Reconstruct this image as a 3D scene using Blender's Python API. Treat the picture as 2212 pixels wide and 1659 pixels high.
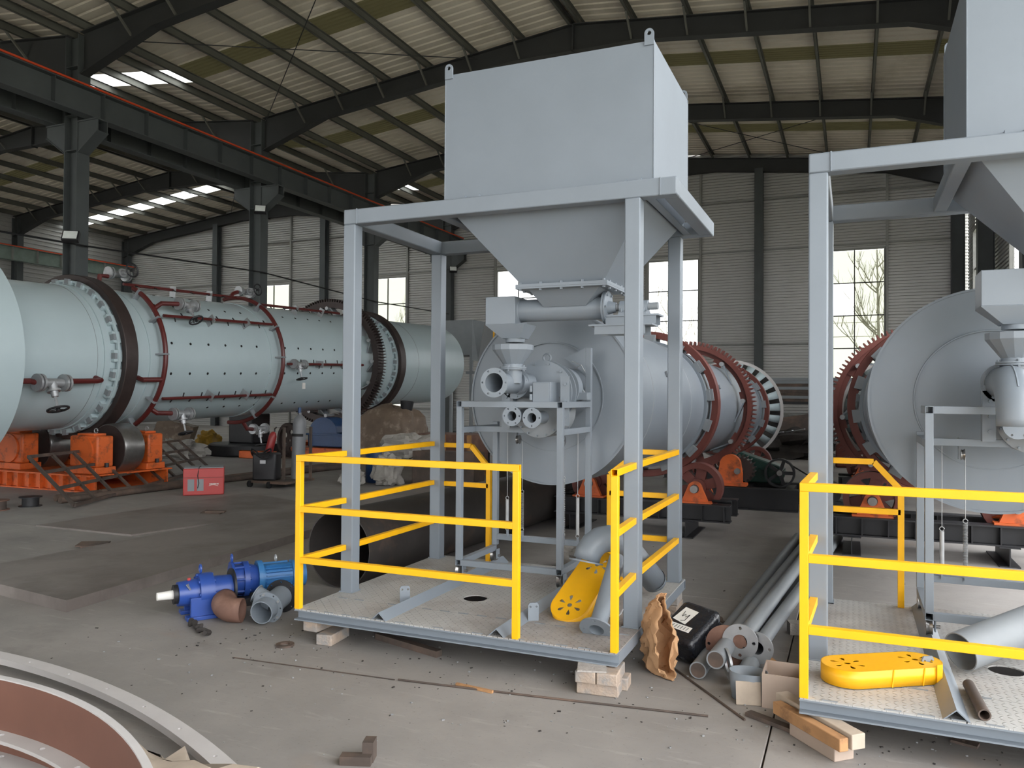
import bpy, math, random
from math import pi, sin, cos, radians
from mathutils import Vector, Matrix
from mathutils.geometry import tessellate_polygon

for o in list(bpy.data.objects):
    bpy.data.objects.remove(o, do_unlink=True)
scene = bpy.context.scene
col = scene.collection
random.seed(7)

# ------------------------------------------------------------------ camera
cam_d = bpy.data.cameras.new('camera')
cam_d.sensor_fit = 'HORIZONTAL'
cam_d.sensor_width = 36.0
cam_d.lens = 1705.0 / 2212.0 * 36.0
cam_d.clip_start = 0.05
cam_d.clip_end = 400
cam = bpy.data.objects.new('camera', cam_d)
col.objects.link(cam)
RX = ((0.9184979, -0.0008108, 0.3954251), (0.3953708, -0.0148129, -0.9184022), (0.0066020, 0.9998900, -0.0132851))
cam.matrix_world = Matrix(((RX[0][0], RX[0][1], RX[0][2], 0.0),
                           (RX[1][0], RX[1][1], RX[1][2], 0.0),
                           (RX[2][0], RX[2][1], RX[2][2], 1.66),
                           (0, 0, 0, 1)))
scene.camera = cam

# ------------------------------------------------------------------ sky (overcast) and exposure
world = bpy.data.worlds.new('overcast_sky')
scene.world = world
world.use_nodes = True
bgn = world.node_tree.nodes['Background']
bgn.inputs[0].default_value = (0.965, 0.982, 1.0, 1)
bgn.inputs[1].default_value = 2.2
vs = scene.view_settings
vs.view_transform = 'Standard'
vs.look = 'None'
vs.gamma = 1.0
vs.use_curve_mapping = False
vs.exposure = 1.6

# ------------------------------------------------------------------ helpers
def lin(c):
    c = c / 255.0
    return c / 12.92 if c <= 0.04045 else ((c + 0.055) / 1.055) ** 2.4
def rgb(r, g, b):
    return (lin(r), lin(g), lin(b), 1.0)

def mat(name, c, rough=0.5, metal=0.0, var=0.12, scale=4.0, c2=None, amt2=0.0, sc2=2.0, bump=0.0, bscale=60.0, spec=0.5, coat=0.0):
    """painted / rusty / dusty surface: base colour, soft mottling, an optional second colour in patches, fine relief"""
    m = bpy.data.materials.new(name)
    m.use_nodes = True
    nt = m.node_tree
    b = nt.nodes['Principled BSDF']
    b.inputs['Roughness'].default_value = rough
    b.inputs['Metallic'].default_value = metal
    b.inputs['Specular IOR Level'].default_value = spec
    if coat: b.inputs['Coat Weight'].default_value = coat
    tc = nt.nodes.new('ShaderNodeTexCoord')
    n = nt.nodes.new('ShaderNodeTexNoise')
    n.inputs['Scale'].default_value = scale
    n.inputs['Detail'].default_value = 6
    n.inputs['Roughness'].default_value = 0.6
    nt.links.new(tc.outputs['Object'], n.inputs['Vector'])
    r = nt.nodes.new('ShaderNodeValToRGB')
    r.color_ramp.elements[0].position = 0.3
    r.color_ramp.elements[1].position = 0.7
    r.color_ramp.elements[0].color = tuple(max(0, x * (1 - var)) for x in c[:3]) + (1,)
    r.color_ramp.elements[1].color = tuple(min(1, x * (1 + var)) for x in c[:3]) + (1,)
    nt.links.new(n.outputs['Fac'], r.inputs['Fac'])
    out = r.outputs['Color']
    if c2 is not None:
        n2 = nt.nodes.new('ShaderNodeTexNoise')
        n2.inputs['Scale'].default_value = sc2
        n2.inputs['Detail'].default_value = 8
        n2.inputs['Roughness'].default_value = 0.65
        nt.links.new(tc.outputs['Object'], n2.inputs['Vector'])
        r2 = nt.nodes.new('ShaderNodeValToRGB')
        r2.color_ramp.elements[0].position = 0.62 - amt2 * 0.3
        r2.color_ramp.elements[1].position = 0.78 - amt2 * 0.3
        nt.links.new(n2.outputs['Fac'], r2.inputs['Fac'])
        mx = nt.nodes.new('ShaderNodeMix'); mx.data_type = 'RGBA'
        nt.links.new(r2.outputs['Color'], mx.inputs[0])
        nt.links.new(out, mx.inputs[6])
        mx.inputs[7].default_value = c2
        out = mx.outputs[2]
    nt.links.new(out, b.inputs['Base Color'])
    if bump:
        nb = nt.nodes.new('ShaderNodeTexNoise')
        nb.inputs['Scale'].default_value = bscale
        nb.inputs['Detail'].default_value = 4
        nt.links.new(tc.outputs['Object'], nb.inputs['Vector'])
        bp = nt.nodes.new('ShaderNodeBump')
        bp.inputs['Strength'].default_value = bump
        bp.inputs['Distance'].default_value = 0.01
        nt.links.new(nb.outputs['Fac'], bp.inputs['Height'])
        nt.links.new(bp.outputs['Normal'], b.inputs['Normal'])
    return m

def mnode(nt, op, a, b=None):
    n = nt.nodes.new('ShaderNodeMath'); n.operation = op
    for i, x in enumerate((a, b)):
        if x is None: continue
        if isinstance(x, (int, float)): n.inputs[i].default_value = x
        else: nt.links.new(x, n.inputs[i])
    return n.outputs[0]

def checker_plate_mat(name, c, c2):
    """tread plate: small raised bars, neighbours turned by 90 degrees"""
    m = mat(name, c, rough=0.55, var=0.1, scale=3, c2=c2, amt2=0.55, sc2=1.3)
    nt = m.node_tree
    tc = nt.nodes.new('ShaderNodeTexCoord')
    sp = nt.nodes.new('ShaderNodeSeparateXYZ')
    nt.links.new(tc.outputs['Object'], sp.inputs[0])
    u = mnode(nt, 'MULTIPLY', sp.outputs[0], 28.0); v = mnode(nt, 'MULTIPLY', sp.outputs[1], 28.0)
    fu = mnode(nt, 'SUBTRACT', mnode(nt, 'FRACT', u), 0.5); fv = mnode(nt, 'SUBTRACT', mnode(nt, 'FRACT', v), 0.5)
    par = mnode(nt, 'MODULO', mnode(nt, 'ADD', mnode(nt, 'FLOOR', u), mnode(nt, 'FLOOR', v)), 2.0)
    par = mnode(nt, 'ABSOLUTE', par)
    sg = mnode(nt, 'SUBTRACT', mnode(nt, 'MULTIPLY', par, 2.0), 1.0)
    a = mnode(nt, 'ADD', fu, mnode(nt, 'MULTIPLY', fv, sg)); b_ = mnode(nt, 'SUBTRACT', fu, mnode(nt, 'MULTIPLY', fv, sg))
    h = mnode(nt, 'SUBTRACT', 1.0, mnode(nt, 'ADD', mnode(nt, 'POWER', mnode(nt, 'MULTIPLY', mnode(nt, 'ABSOLUTE', a), 1.55), 2.0),
                                        mnode(nt, 'POWER', mnode(nt, 'MULTIPLY', mnode(nt, 'ABSOLUTE', b_), 6.0), 2.0)))
    h = mnode(nt, 'MAXIMUM', h, 0.0)
    bp = nt.nodes.new('ShaderNodeBump')
    bp.inputs['Strength'].default_value = 0.9
    bp.inputs['Distance'].default_value = 0.008
    nt.links.new(h, bp.inputs['Height'])
    nt.links.new(bp.outputs['Normal'], nt.nodes['Principled BSDF'].inputs['Normal'])
    return m

def glass_mat(name, tint, gloss=0.06):
    m = bpy.data.materials.new(name); m.use_nodes = True
    nt = m.node_tree; nt.nodes.clear()
    o = nt.nodes.new('ShaderNodeOutputMaterial')
    t = nt.nodes.new('ShaderNodeBsdfTransparent'); t.inputs[0].default_value = tint
    g = nt.nodes.new('ShaderNodeBsdfGlossy'); g.inputs['Roughness'].default_value = 0.05
    mx = nt.nodes.new('ShaderNodeMixShader'); mx.inputs[0].default_value = gloss
    nt.links.new(t.outputs[0], mx.inputs[1]); nt.links.new(g.outputs[0], mx.inputs[2]); nt.links.new(mx.outputs[0], o.inputs[0])
    return m

def translucent_mat(name, c, trans):
    m = bpy.data.materials.new(name); m.use_nodes = True
    nt = m.node_tree; nt.nodes.clear()
    o = nt.nodes.new('ShaderNodeOutputMaterial')
    t = nt.nodes.new('ShaderNodeBsdfTranslucent'); t.inputs[0].default_value = c
    d = nt.nodes.new('ShaderNodeBsdfDiffuse'); d.inputs[0].default_value = c
    mx = nt.nodes.new('ShaderNodeMixShader'); mx.inputs[0].default_value = trans
    nt.links.new(d.outputs[0], mx.inputs[1]); nt.links.new(t.outputs[0], mx.inputs[2]); nt.links.new(mx.outputs[0], o.inputs[0])
    return m

ORG = {}
def V(*a): return Vector(a)

class MB:
    def __init__(s): s.v = []; s.f = []
    def add(s, vs_, fs):
        k = len(s.v); s.v += [tuple(p) for p in vs_]; s.f += [tuple(i + k for i in f) for f in fs]; return s
    def box(s, x0, x1, y0, y1, z0, z1):
        return s.add([(x0,y0,z0),(x1,y0,z0),(x1,y1,z0),(x0,y1,z0),(x0,y0,z1),(x1,y0,z1),(x1,y1,z1),(x0,y1,z1)],
                     [(3,2,1,0),(4,5,6,7),(0,1,5,4),(1,2,6,5),(2,3,7,6),(3,0,4,7)])
    def obox(s, c, size, rz=0.0, rx=0.0, ry=0.0):
        M = Matrix.Translation(c) @ Matrix.Rotation(rz, 4, 'Z') @ Matrix.Rotation(ry, 4, 'Y') @ Matrix.Rotation(rx, 4, 'X')
        a, b, d = size[0] / 2, size[1] / 2, size[2] / 2
        p = [M @ V(*q) for q in [(-a,-b,-d),(a,-b,-d),(a,b,-d),(-a,b,-d),(-a,-b,d),(a,-b,d),(a,b,d),(-a,b,d)]]
        return s.add(p, [(3,2,1,0),(4,5,6,7),(0,1,5,4),(1,2,6,5),(2,3,7,6),(3,0,4,7)])
    def frame(s, p0, p1, up=(0, 0, 1)):
        d = (V(*p1) - V(*p0)).normalized(); u = V(*up)
        if abs(d.dot(u)) > 0.97: u = V(0, 1, 0) if abs(d.y) < 0.9 else V(1, 0, 0)
        x = d.cross(u).normalized(); return d, x, x.cross(d).normalized()
    def bar(s, p0, p1, w, h, up=(0, 0, 1)):
        d, x, y = s.frame(p0, p1, up); a = V(*p0); b = V(*p1)
        p = []
        for q in (a, b): p += [q - x*w/2 - y*h/2, q + x*w/2 - y*h/2, q + x*w/2 + y*h/2, q - x*w/2 + y*h/2]
        return s.add(p, [(0,1,2,3),(7,6,5,4),(0,4,5,1),(1,5,6,2),(2,6,7,3),(3,7,4,0)])
    def sqtube(s, p0, p1, w, t=0.004, up=(0, 0, 1)):
        """square hollow section, open at both ends"""
        d, x, y = s.frame(p0, p1, up); a = V(*p0); b = V(*p1); p = []
        for q in (a, b):
            for k in (w/2, w/2 - t): p += [q - x*k - y*k, q + x*k - y*k, q + x*k + y*k, q - x*k + y*k]
        f = []
        for i in range(4):
            j = (i + 1) % 4
            f += [(i, 8+i, 8+j, j), (4+j, 12+j, 12+i, 4+i), (i, j, 4+j, 4+i), (8+j, 8+i, 12+i, 12+j)]
        return s.add(p, f)
    def tube(s, p0, p1, r, r2=None, seg=16, caps=True):
        r2 = r if r2 is None else r2
        d, x, y = s.frame(p0, p1); a = V(*p0); b = V(*p1); p = []
        for q, k in ((a, r), (b, r2)): p += [q + x*k*cos(2*pi*i/seg) + y*k*sin(2*pi*i/seg) for i in range(seg)]
        f = [(i, (i+1) % seg, seg + (i+1) % seg, seg + i) for i in range(seg)]
        if caps: f += [tuple(range(seg))[::-1], tuple(range(seg, 2*seg))]
        return s.add(p, f)
    def lathe(s, prof, org, axis, seg=32, closed=True):
        """prof: (radius, height along axis); closed joins last ring to first (a solid of revolution with a bore)"""
        d = V(*axis).normalized(); u = V(0,0,1) if abs(d.z) < 0.9 else V(0,1,0)
        x = d.cross(u).normalized(); y = x.cross(d).normalized(); o = V(*org); p = []; n = len(prof)
        for r, h in prof: p += [o + d*h + x*r*cos(2*pi*i/seg) + y*r*sin(2*pi*i/seg) for i in range(seg)]
        f = []
        for k in range(n if closed else n - 1):
            a = k * seg; b = ((k + 1) % n) * seg
            f += [(a+i, a+(i+1) % seg, b+(i+1) % seg, b+i) for i in range(seg)]
        return s.add(p, f)
    def path(s, pts, r, seg=10, caps=True, closed=False):
        pts = [V(*q) for q in pts]; n = len(pts); p = []
        rr = r if isinstance(r, (list, tuple)) else [r] * n
        t0 = (pts[1] - pts[0]).normalized(); u = V(0,0,1) if abs(t0.z) < 0.9 else V(1,0,0)
        x = t0.cross(u).normalized()
        for i in range(n):
            if closed: t = (pts[(i+1) % n] - pts[i-1]).normalized()
            else: t = (pts[min(i+1, n-1)] - pts[max(i-1, 0)]).normalized()
            x = (x - t * x.dot(t)).normalized(); y = t.cross(x)
            p += [pts[i] + x*rr[i]*cos(2*pi*k/seg) + y*rr[i]*sin(2*pi*k/seg) for k in range(seg)]
        f = []
        for i in range(n if closed else n - 1):
            a = i * seg; b = ((i + 1) % n) * seg
            f += [(a+k, a+(k+1) % seg, b+(k+1) % seg, b+k) for k in range(seg)]
        if caps and not closed: f += [tuple(range(seg))[::-1], tuple(range((n-1)*seg, n*seg))]
        return s.add(p, f)
    def plate(s, outer, holes, org, u, v, n, th):
        """flat plate in the (u, v) plane with real holes, thickness th along n"""
        o = V(*org); u = V(*u); v = V(*v); n = V(*n)
        loops = [outer] + list(holes)
        flat = [q for l in loops for q in l]
        tris = tessellate_polygon([[V(a, b, 0) for a, b in l] for l in loops])
        N = len(flat)
        p = [o + u*a + v*b for a, b in flat] + [o + u*a + v*b + n*th for a, b in flat]
        f = [tuple(t) for t in tris] + [tuple(i + N for i in t)[::-1] for t in tris]
        k = 0
        for l in loops:
            m = len(l)
            f += [(k+i, k+(i+1) % m, N+k+(i+1) % m, N+k+i) for i in range(m)]
            k += m
        return s.add(p, f)
    def flange(s, c, axis, ro, ri, th, nb=6, rb=None, hb=0.012, seg=40, ph=0.0):
        """pipe flange with a bore and a ring of bolt holes"""
        d = V(*axis).normalized(); uu = V(0,0,1) if abs(d.z) < 0.9 else V(0,1,0)
        x = d.cross(uu).normalized(); y = x.cross(d).normalized()
        rb = rb or (ro + ri) / 2
        holes = [circ2(ri, 28)] if ri > 0 else []
        for i in range(nb):
            a = 2*pi*i/nb + ph
            holes.append([(rb*cos(a) + hb*cos(t), rb*sin(a) + hb*sin(t)) for t in [2*pi*k/8 for k in range(8)]])
        return s.plate(circ2(ro, seg), holes, c, x, y, d, th)
    def build(s, name, m, parent=None, smooth=True, bev=0.0, solid=0.0, kind=None):
        me = bpy.data.meshes.new(name)
        o_ = ORG.get(parent.name, V(0,0,0)) if parent else V(0,0,0)
        me.from_pydata([(a-o_.x, b-o_.y, c-o_.z) for a, b, c in s.v], [], s.f)
        import bmesh
        bm = bmesh.new(); bm.from_mesh(me); bmesh.ops.recalc_face_normals(bm, faces=bm.faces); bm.to_mesh(me); bm.free()
        if smooth:
            me.polygons.foreach_set('use_smooth', [True] * len(me.polygons))
            me.set_sharp_from_angle(angle=radians(32))
        me.materials.append(m)
        ob = bpy.data.objects.new(name, me); col.objects.link(ob)
        if parent: ob.parent = parent
        ORG[ob.name] = o_
        if bev:
            b = ob.modifiers.new('bevel', 'BEVEL'); b.width = bev; b.segments = 2; b.limit_method = 'ANGLE'; b.angle_limit = radians(50)
        if solid:
            q = ob.modifiers.new('wall', 'SOLIDIFY'); q.thickness = solid; q.offset = 0
        if kind: ob['kind'] = kind
        return ob

def circ2(r, n, ph=0.0): return [(r*cos(2*pi*i/n + ph), r*sin(2*pi*i/n + ph)) for i in range(n)]

def tag(o, label, cat, group=None):
    o['label'] = label; o['category'] = cat
    if group: o['group'] = group
    return o
def thing(name, loc, label=None, cat=None, group=None):
    o = bpy.data.objects.new(name, None); col.objects.link(o); o.location = loc; o.empty_display_size = 0.2
    ORG[o.name] = V(*loc)
    if label: tag(o, label, cat, group)
    return o
def struct(o): o['kind'] = 'structure'; return o
def share(src, name, parent, off):
    """another piece with the same mesh, moved by off"""
    o = bpy.data.objects.new(name, src.data); col.objects.link(o); o.parent = parent
    o.location = V(*off)
    for md in src.modifiers:
        if md.type == 'BEVEL':
            b = o.modifiers.new('bevel', 'BEVEL'); b.width = md.width; b.segments = md.segments; b.limit_method = 'ANGLE'; b.angle_limit = md.angle_limit
    ORG[o.name] = ORG.get(parent.name, V(0,0,0)) if parent else V(0,0,0)
    return o
def arc(c, r, a0, a1, n, u, v):
    c = V(*c); u = V(*u); v = V(*v)
    return [c + u*r*cos(a0+(a1-a0)*i/n) + v*r*sin(a0+(a1-a0)*i/n) for i in range(n+1)]

# ------------------------------------------------------------------ materials
M = {}
M['grey'] = mat('grey_enamel', rgb(126, 134, 142), rough=0.42, var=0.04, scale=2.5)
M['greydark'] = mat('grey_enamel_dusty', rgb(132, 137, 141), rough=0.5, var=0.06, scale=3)
M['bluegrey'] = mat('pale_blue_grey_enamel', rgb(178, 194, 198), rough=0.34, var=0.03, scale=1.2)
M['yellow'] = mat('safety_yellow_paint', rgb(248, 184, 4), rough=0.42, var=0.05, scale=6)
M['yellow2'] = mat('chrome_yellow_paint', rgb(240, 178, 20), rough=0.4, var=0.05, scale=6)
M['deck'] = checker_plate_mat('tread_plate', rgb(178, 177, 174), rgb(156, 150, 145))
M['orange'] = mat('orange_machine_paint', rgb(206, 96, 40), rough=0.5, var=0.1, scale=5, c2=rgb(120, 66, 40), amt2=0.35, sc2=6)
M['tyre'] = mat('dark_brown_forged_steel', rgb(62, 52, 50), rough=0.45, metal=0.3, var=0.15, scale=6)
M['oxide'] = mat('red_oxide_primer', rgb(104, 52, 44), rough=0.55, var=0.12, scale=5)
M['pipered'] = mat('dark_red_pipe_paint', rgb(92, 36, 34), rough=0.35, var=0.1, scale=8)
M['black'] = mat('black_paint', rgb(34, 34, 37), rough=0.5, var=0.2, scale=5)
M['void'] = mat('bolt_and_bore_black', rgb(14, 14, 15), rough=0.9, var=0.2)  # bolt-head black; also paints the shade inside the oil pipes
M['steel'] = mat('worn_bright_steel', rgb(150, 148, 146), rough=0.3, metal=0.85, var=0.15, scale=9)
M['galv'] = mat('galvanised_steel', rgb(168, 170, 172), rough=0.4, metal=0.5, var=0.1, scale=12)
M['rust'] = mat('mill_scale_rust', rgb(84, 74, 68), rough=0.7, metal=0.2, var=0.2, scale=3, c2=rgb(112, 92, 80), amt2=0.5, sc2=1.5)
M['rustred'] = mat('rust_brown', rgb(112, 82, 70), rough=0.75, var=0.18, scale=4, c2=rgb(134, 104, 90), amt2=0.4, sc2=3)
M['plate'] = mat('hot_rolled_plate', rgb(130, 122, 117), rough=0.55, metal=0.15, var=0.14, scale=1.3, c2=rgb(106, 98, 93), amt2=0.5, sc2=0.8, bump=0.15, bscale=25)
M['column'] = mat('dark_grey_structural_paint', rgb(74, 78, 79), rough=0.6, var=0.1, scale=2)
M['rafter'] = mat('dark_structural_paint', rgb(52, 53, 54), rough=0.65, var=0.1, scale=2)
M['purlin'] = mat('weathered_galvanised_purlin', rgb(104, 104, 98), rough=0.6, metal=0.1, var=0.12, scale=2)
M['roof'] = mat('cream_roof_sheet', rgb(226, 216, 200), rough=0.5, var=0.05, scale=0.7, c2=rgb(206, 196, 178), amt2=0.4, sc2=0.6)
M['skydirty'] = translucent_mat('old_olive_fibreglass', rgb(92, 87, 62), 0.05)
M['skyclear'] = translucent_mat('clear_fibreglass', rgb(245, 248, 245), 0.9)
M['clad'] = mat('grey_wall_cladding', rgb(184, 183, 180), rough=0.45, metal=0.1, var=0.06, scale=0.8)
M['girt'] = mat('grey_wall_framing', rgb(140, 140, 136), rough=0.6, var=0.08)
M['glassy'] = glass_mat('old_yellowed_glass', (0.44, 0.445, 0.40, 1))
M['glass'] = glass_mat('window_glass', (0.8, 0.8, 0.8, 1))
M['muntin'] = mat('dark_window_bar', rgb(52, 50, 46), rough=0.6)
M['brick'] = mat('worn_refractory_brick', rgb(176, 158, 142), rough=0.9, var=0.14, scale=14, c2=rgb(150, 146, 142), amt2=0.55, sc2=9, bump=0.5, bscale=80)
M['brickgrey'] = mat('grey_concrete_block', rgb(168, 162, 156), rough=0.95, var=0.15, scale=30, bump=0.6, bscale=90)
M['motor'] = mat('royal_blue_enamel', rgb(42, 74, 150), rough=0.35, var=0.08, scale=8)
M['motor2'] = mat('sky_blue_enamel', rgb(58, 120, 178), rough=0.4, var=0.08, scale=8)
M['redbox'] = mat('red_powder_coat', rgb(182, 68, 66), rough=0.45, var=0.05)
M['paper'] = mat('kraft_paper', rgb(186, 146, 108), rough=0.85, var=0.12, scale=8, bump=0.5, bscale=18)
M['poly'] = mat('black_polythene_wrap', rgb(30, 32, 38), rough=0.25, var=0.3, scale=12, c2=rgb(120, 122, 126), amt2=0.15, sc2=14, bump=0.8, bscale=22)
M['white'] = mat('white_paper', rgb(226, 224, 218), rough=0.8, var=0.03)
M['card'] = mat('cardboard', rgb(178, 160, 146), rough=0.9, var=0.07, scale=5)
M['wood'] = mat('raw_timber', rgb(176, 132, 90), rough=0.85, var=0.16, scale=7, c2=rgb(120, 88, 64), amt2=0.3, sc2=6)
M['woodpale'] = mat('dusty_timber', rgb(180, 166, 150), rough=0.9, var=0.12, scale=7)
M['tarp'] = mat('brown_tarpaulin', rgb(112, 96, 82), rough=0.6, var=0.15, scale=4, c2=rgb(150, 136, 122), amt2=0.3, sc2=5, bump=0.9, bscale=6)
M['foil'] = mat('grey_plastic_sheet', rgb(150, 146, 140), rough=0.35, var=0.2, scale=8, bump=1.0, bscale=14)
M['sack'] = mat('woven_white_sack', rgb(158, 154, 148), rough=0.85, var=0.2, scale=7, bump=0.9, bscale=12)
M['green'] = mat('dark_green_enamel', rgb(24, 62, 54), rough=0.4, var=0.1)
M['blue'] = mat('gearbox_blue', rgb(30, 62, 104), rough=0.4, var=0.12)
M['cyl'] = mat('grey_gas_bottle', rgb(112, 114, 118), rough=0.4, var=0.1)
M['cable'] = mat('black_cable', rgb(26, 26, 28), rough=0.6)
M['railred'] = mat('red_conductor_bar', rgb(206, 72, 34), rough=0.5)
M['bark'] = mat('bare_branch', rgb(176, 174, 164), rough=0.9)
M['earth'] = mat('pale_ground', rgb(170, 168, 150), rough=0.95, var=0.1, scale=0.3)
M['palewall'] = mat('pale_render', rgb(205, 206, 196), rough=0.9)
M['blade'] = mat('brown_inner_steel', rgb(122, 84, 70), rough=0.5, metal=0.1, var=0.1, scale=2)
M['primer'] = mat('pale_grey_primer', rgb(196, 192, 190), rough=0.6, var=0.06, scale=4)
M['rubber'] = mat('black_rubber', rgb(24, 24, 25), rough=0.7)
M['darkpipe'] = mat('black_mill_scale', rgb(62, 58, 56), rough=0.6, metal=0.2, var=0.18, scale=3, c2=rgb(96, 78, 66), amt2=0.25, sc2=2)
M['extred'] = mat('dark_red_enamel', rgb(132, 40, 40), rough=0.4)
M['dullyellow'] = mat('dirty_yellow_plastic', rgb(168, 132, 48), rough=0.6, var=0.2, scale=6)
M['litter'] = mat('dark_swarf', rgb(52, 48, 46), rough=0.8, var=0.3)
M['lens'] = mat('lamp_lens', rgb(224, 228, 224), rough=0.2)
def concrete_mat():
    """trowelled slab: broad dusty patches, dark oil stains, fine speckle and drag scratches"""
    m = bpy.data.materials.new('worn_concrete'); m.use_nodes = True
    nt = m.node_tree; b = nt.nodes['Principled BSDF']
    b.inputs['Roughness'].default_value = 0.68; b.inputs['Specular IOR Level'].default_value = 0.35
    tc = nt.nodes.new('ShaderNodeTexCoord')
    def noise(sc, det, stretch=None):
        n = nt.nodes.new('ShaderNodeTexNoise'); n.inputs['Scale'].default_value = sc; n.inputs['Detail'].default_value = det; n.inputs['Roughness'].default_value = 0.62
        if stretch:
            mp = nt.nodes.new('ShaderNodeMapping'); mp.inputs['Scale'].default_value = stretch; mp.inputs['Rotation'].default_value = (0, 0, 0.5)
            nt.links.new(tc.outputs['Object'], mp.inputs[0]); nt.links.new(mp.outputs[0], n.inputs['Vector'])
        else: nt.links.new(tc.outputs['Object'], n.inputs['Vector'])
        return n.outputs['Fac']
    def ramp(f, p0, p1, c0=(0, 0, 0, 1), c1=(1, 1, 1, 1)):
        r = nt.nodes.new('ShaderNodeValToRGB'); r.color_ramp.elements[0].position = p0; r.color_ramp.elements[1].position = p1
        r.color_ramp.elements[0].color = c0; r.color_ramp.elements[1].color = c1; nt.links.new(f, r.inputs[0]); return r.outputs[0]
    def mix(f, a_, c_, k=1.0):
        x = nt.nodes.new('ShaderNodeMix'); x.data_type = 'RGBA'
        nt.links.new(mnode(nt, 'MULTIPLY', f, k), x.inputs[0]); nt.links.new(a_, x.inputs[6])
        if isinstance(c_, tuple): x.inputs[7].default_value = c_
        else: nt.links.new(c_, x.inputs[7])
        return x.outputs[2]
    base = ramp(noise(0.9, 8), 0.3, 0.7, rgb(130, 126, 123), rgb(158, 153, 148))
    base = mix(ramp(noise(0.35, 6), 0.5, 0.72), base, rgb(128, 121, 117), 0.7)
    base = mix(ramp(noise(1.7, 9), 0.6, 0.75), base, rgb(112, 106, 103), 0.55)
    base = mix(ramp(noise(2.6, 10, (1, 5, 1)), 0.58, 0.7), base, rgb(178, 173, 168), 0.35)
    base = mix(ramp(noise(45, 3), 0.62, 0.72), base, rgb(100, 95, 92), 0.4)
    base = mix(ramp(noise(0.6, 5, (1, 1.6, 1)), 0.62, 0.7), base, rgb(150, 134, 122), 0.5)
    nt.links.new(base, b.inputs['Base Color'])
    bp = nt.nodes.new('ShaderNodeBump'); bp.inputs['Strength'].default_value = 0.15; bp.inputs['Distance'].default_value = 0.01
    nt.links.new(noise(30, 6), bp.inputs['Height']); nt.links.new(bp.outputs[0], b.inputs['Normal'])
    return m
M['concrete'] = concrete_mat()
M['joint'] = mat('floor_joint_dirt', rgb(84, 79, 76), rough=0.95)
# ------------------------------------------------------------------ the hall
FR = [-11.5, -5.5, 0.5, 6.5, 12.5, 18.5, 24.5, 30.5]       # portal frames along Y
SPANS = [(-16.2, 3.5), (-36.0, -16.2)]
YB = 30.72                                               # cladding plane of the rear gable
def ridge(s): return (s[0] + s[1]) / 2
def ztop(x, s): return 10.85 - 0.11 * abs(x - ridge(s))

# floor: cast slabs with recessed joints
floor = struct(MB().box(-37, 4.2, -12.5, 30.9, -0.25, -0.03).build('floor', M['joint'], None, smooth=False))
xs = [-37, -30.37, -24.37, -18.37, -12.37, -6.37, -0.37, 4.2]
ys = [-12.5, -5.38, 0.62, 6.62, 12.62, 18.62, 24.62, 30.9]
for i in range(len(xs) - 1):
    for j in range(len(ys) - 1):
        g = 0.004
        MB().box(xs[i] + g, xs[i+1] - g, ys[j] + g, ys[j+1] - g, -0.03, 0).build('slab', M['concrete'], floor, bev=0.004)

# ground and pale surroundings outside
struct(MB().box(-120, 60, 31.0, 140, -0.35, -0.15).build('ground', M['earth'], None, smooth=False))
struct(MB().box(4.3, 60, -60, 31.0, -0.35, -0.15).build('ground', M['earth'], None, smooth=False))
struct(MB().box(-120, 4.3, -60, -12.6, -0.35, -0.15).build('ground', M['earth'], None, smooth=False))

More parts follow.
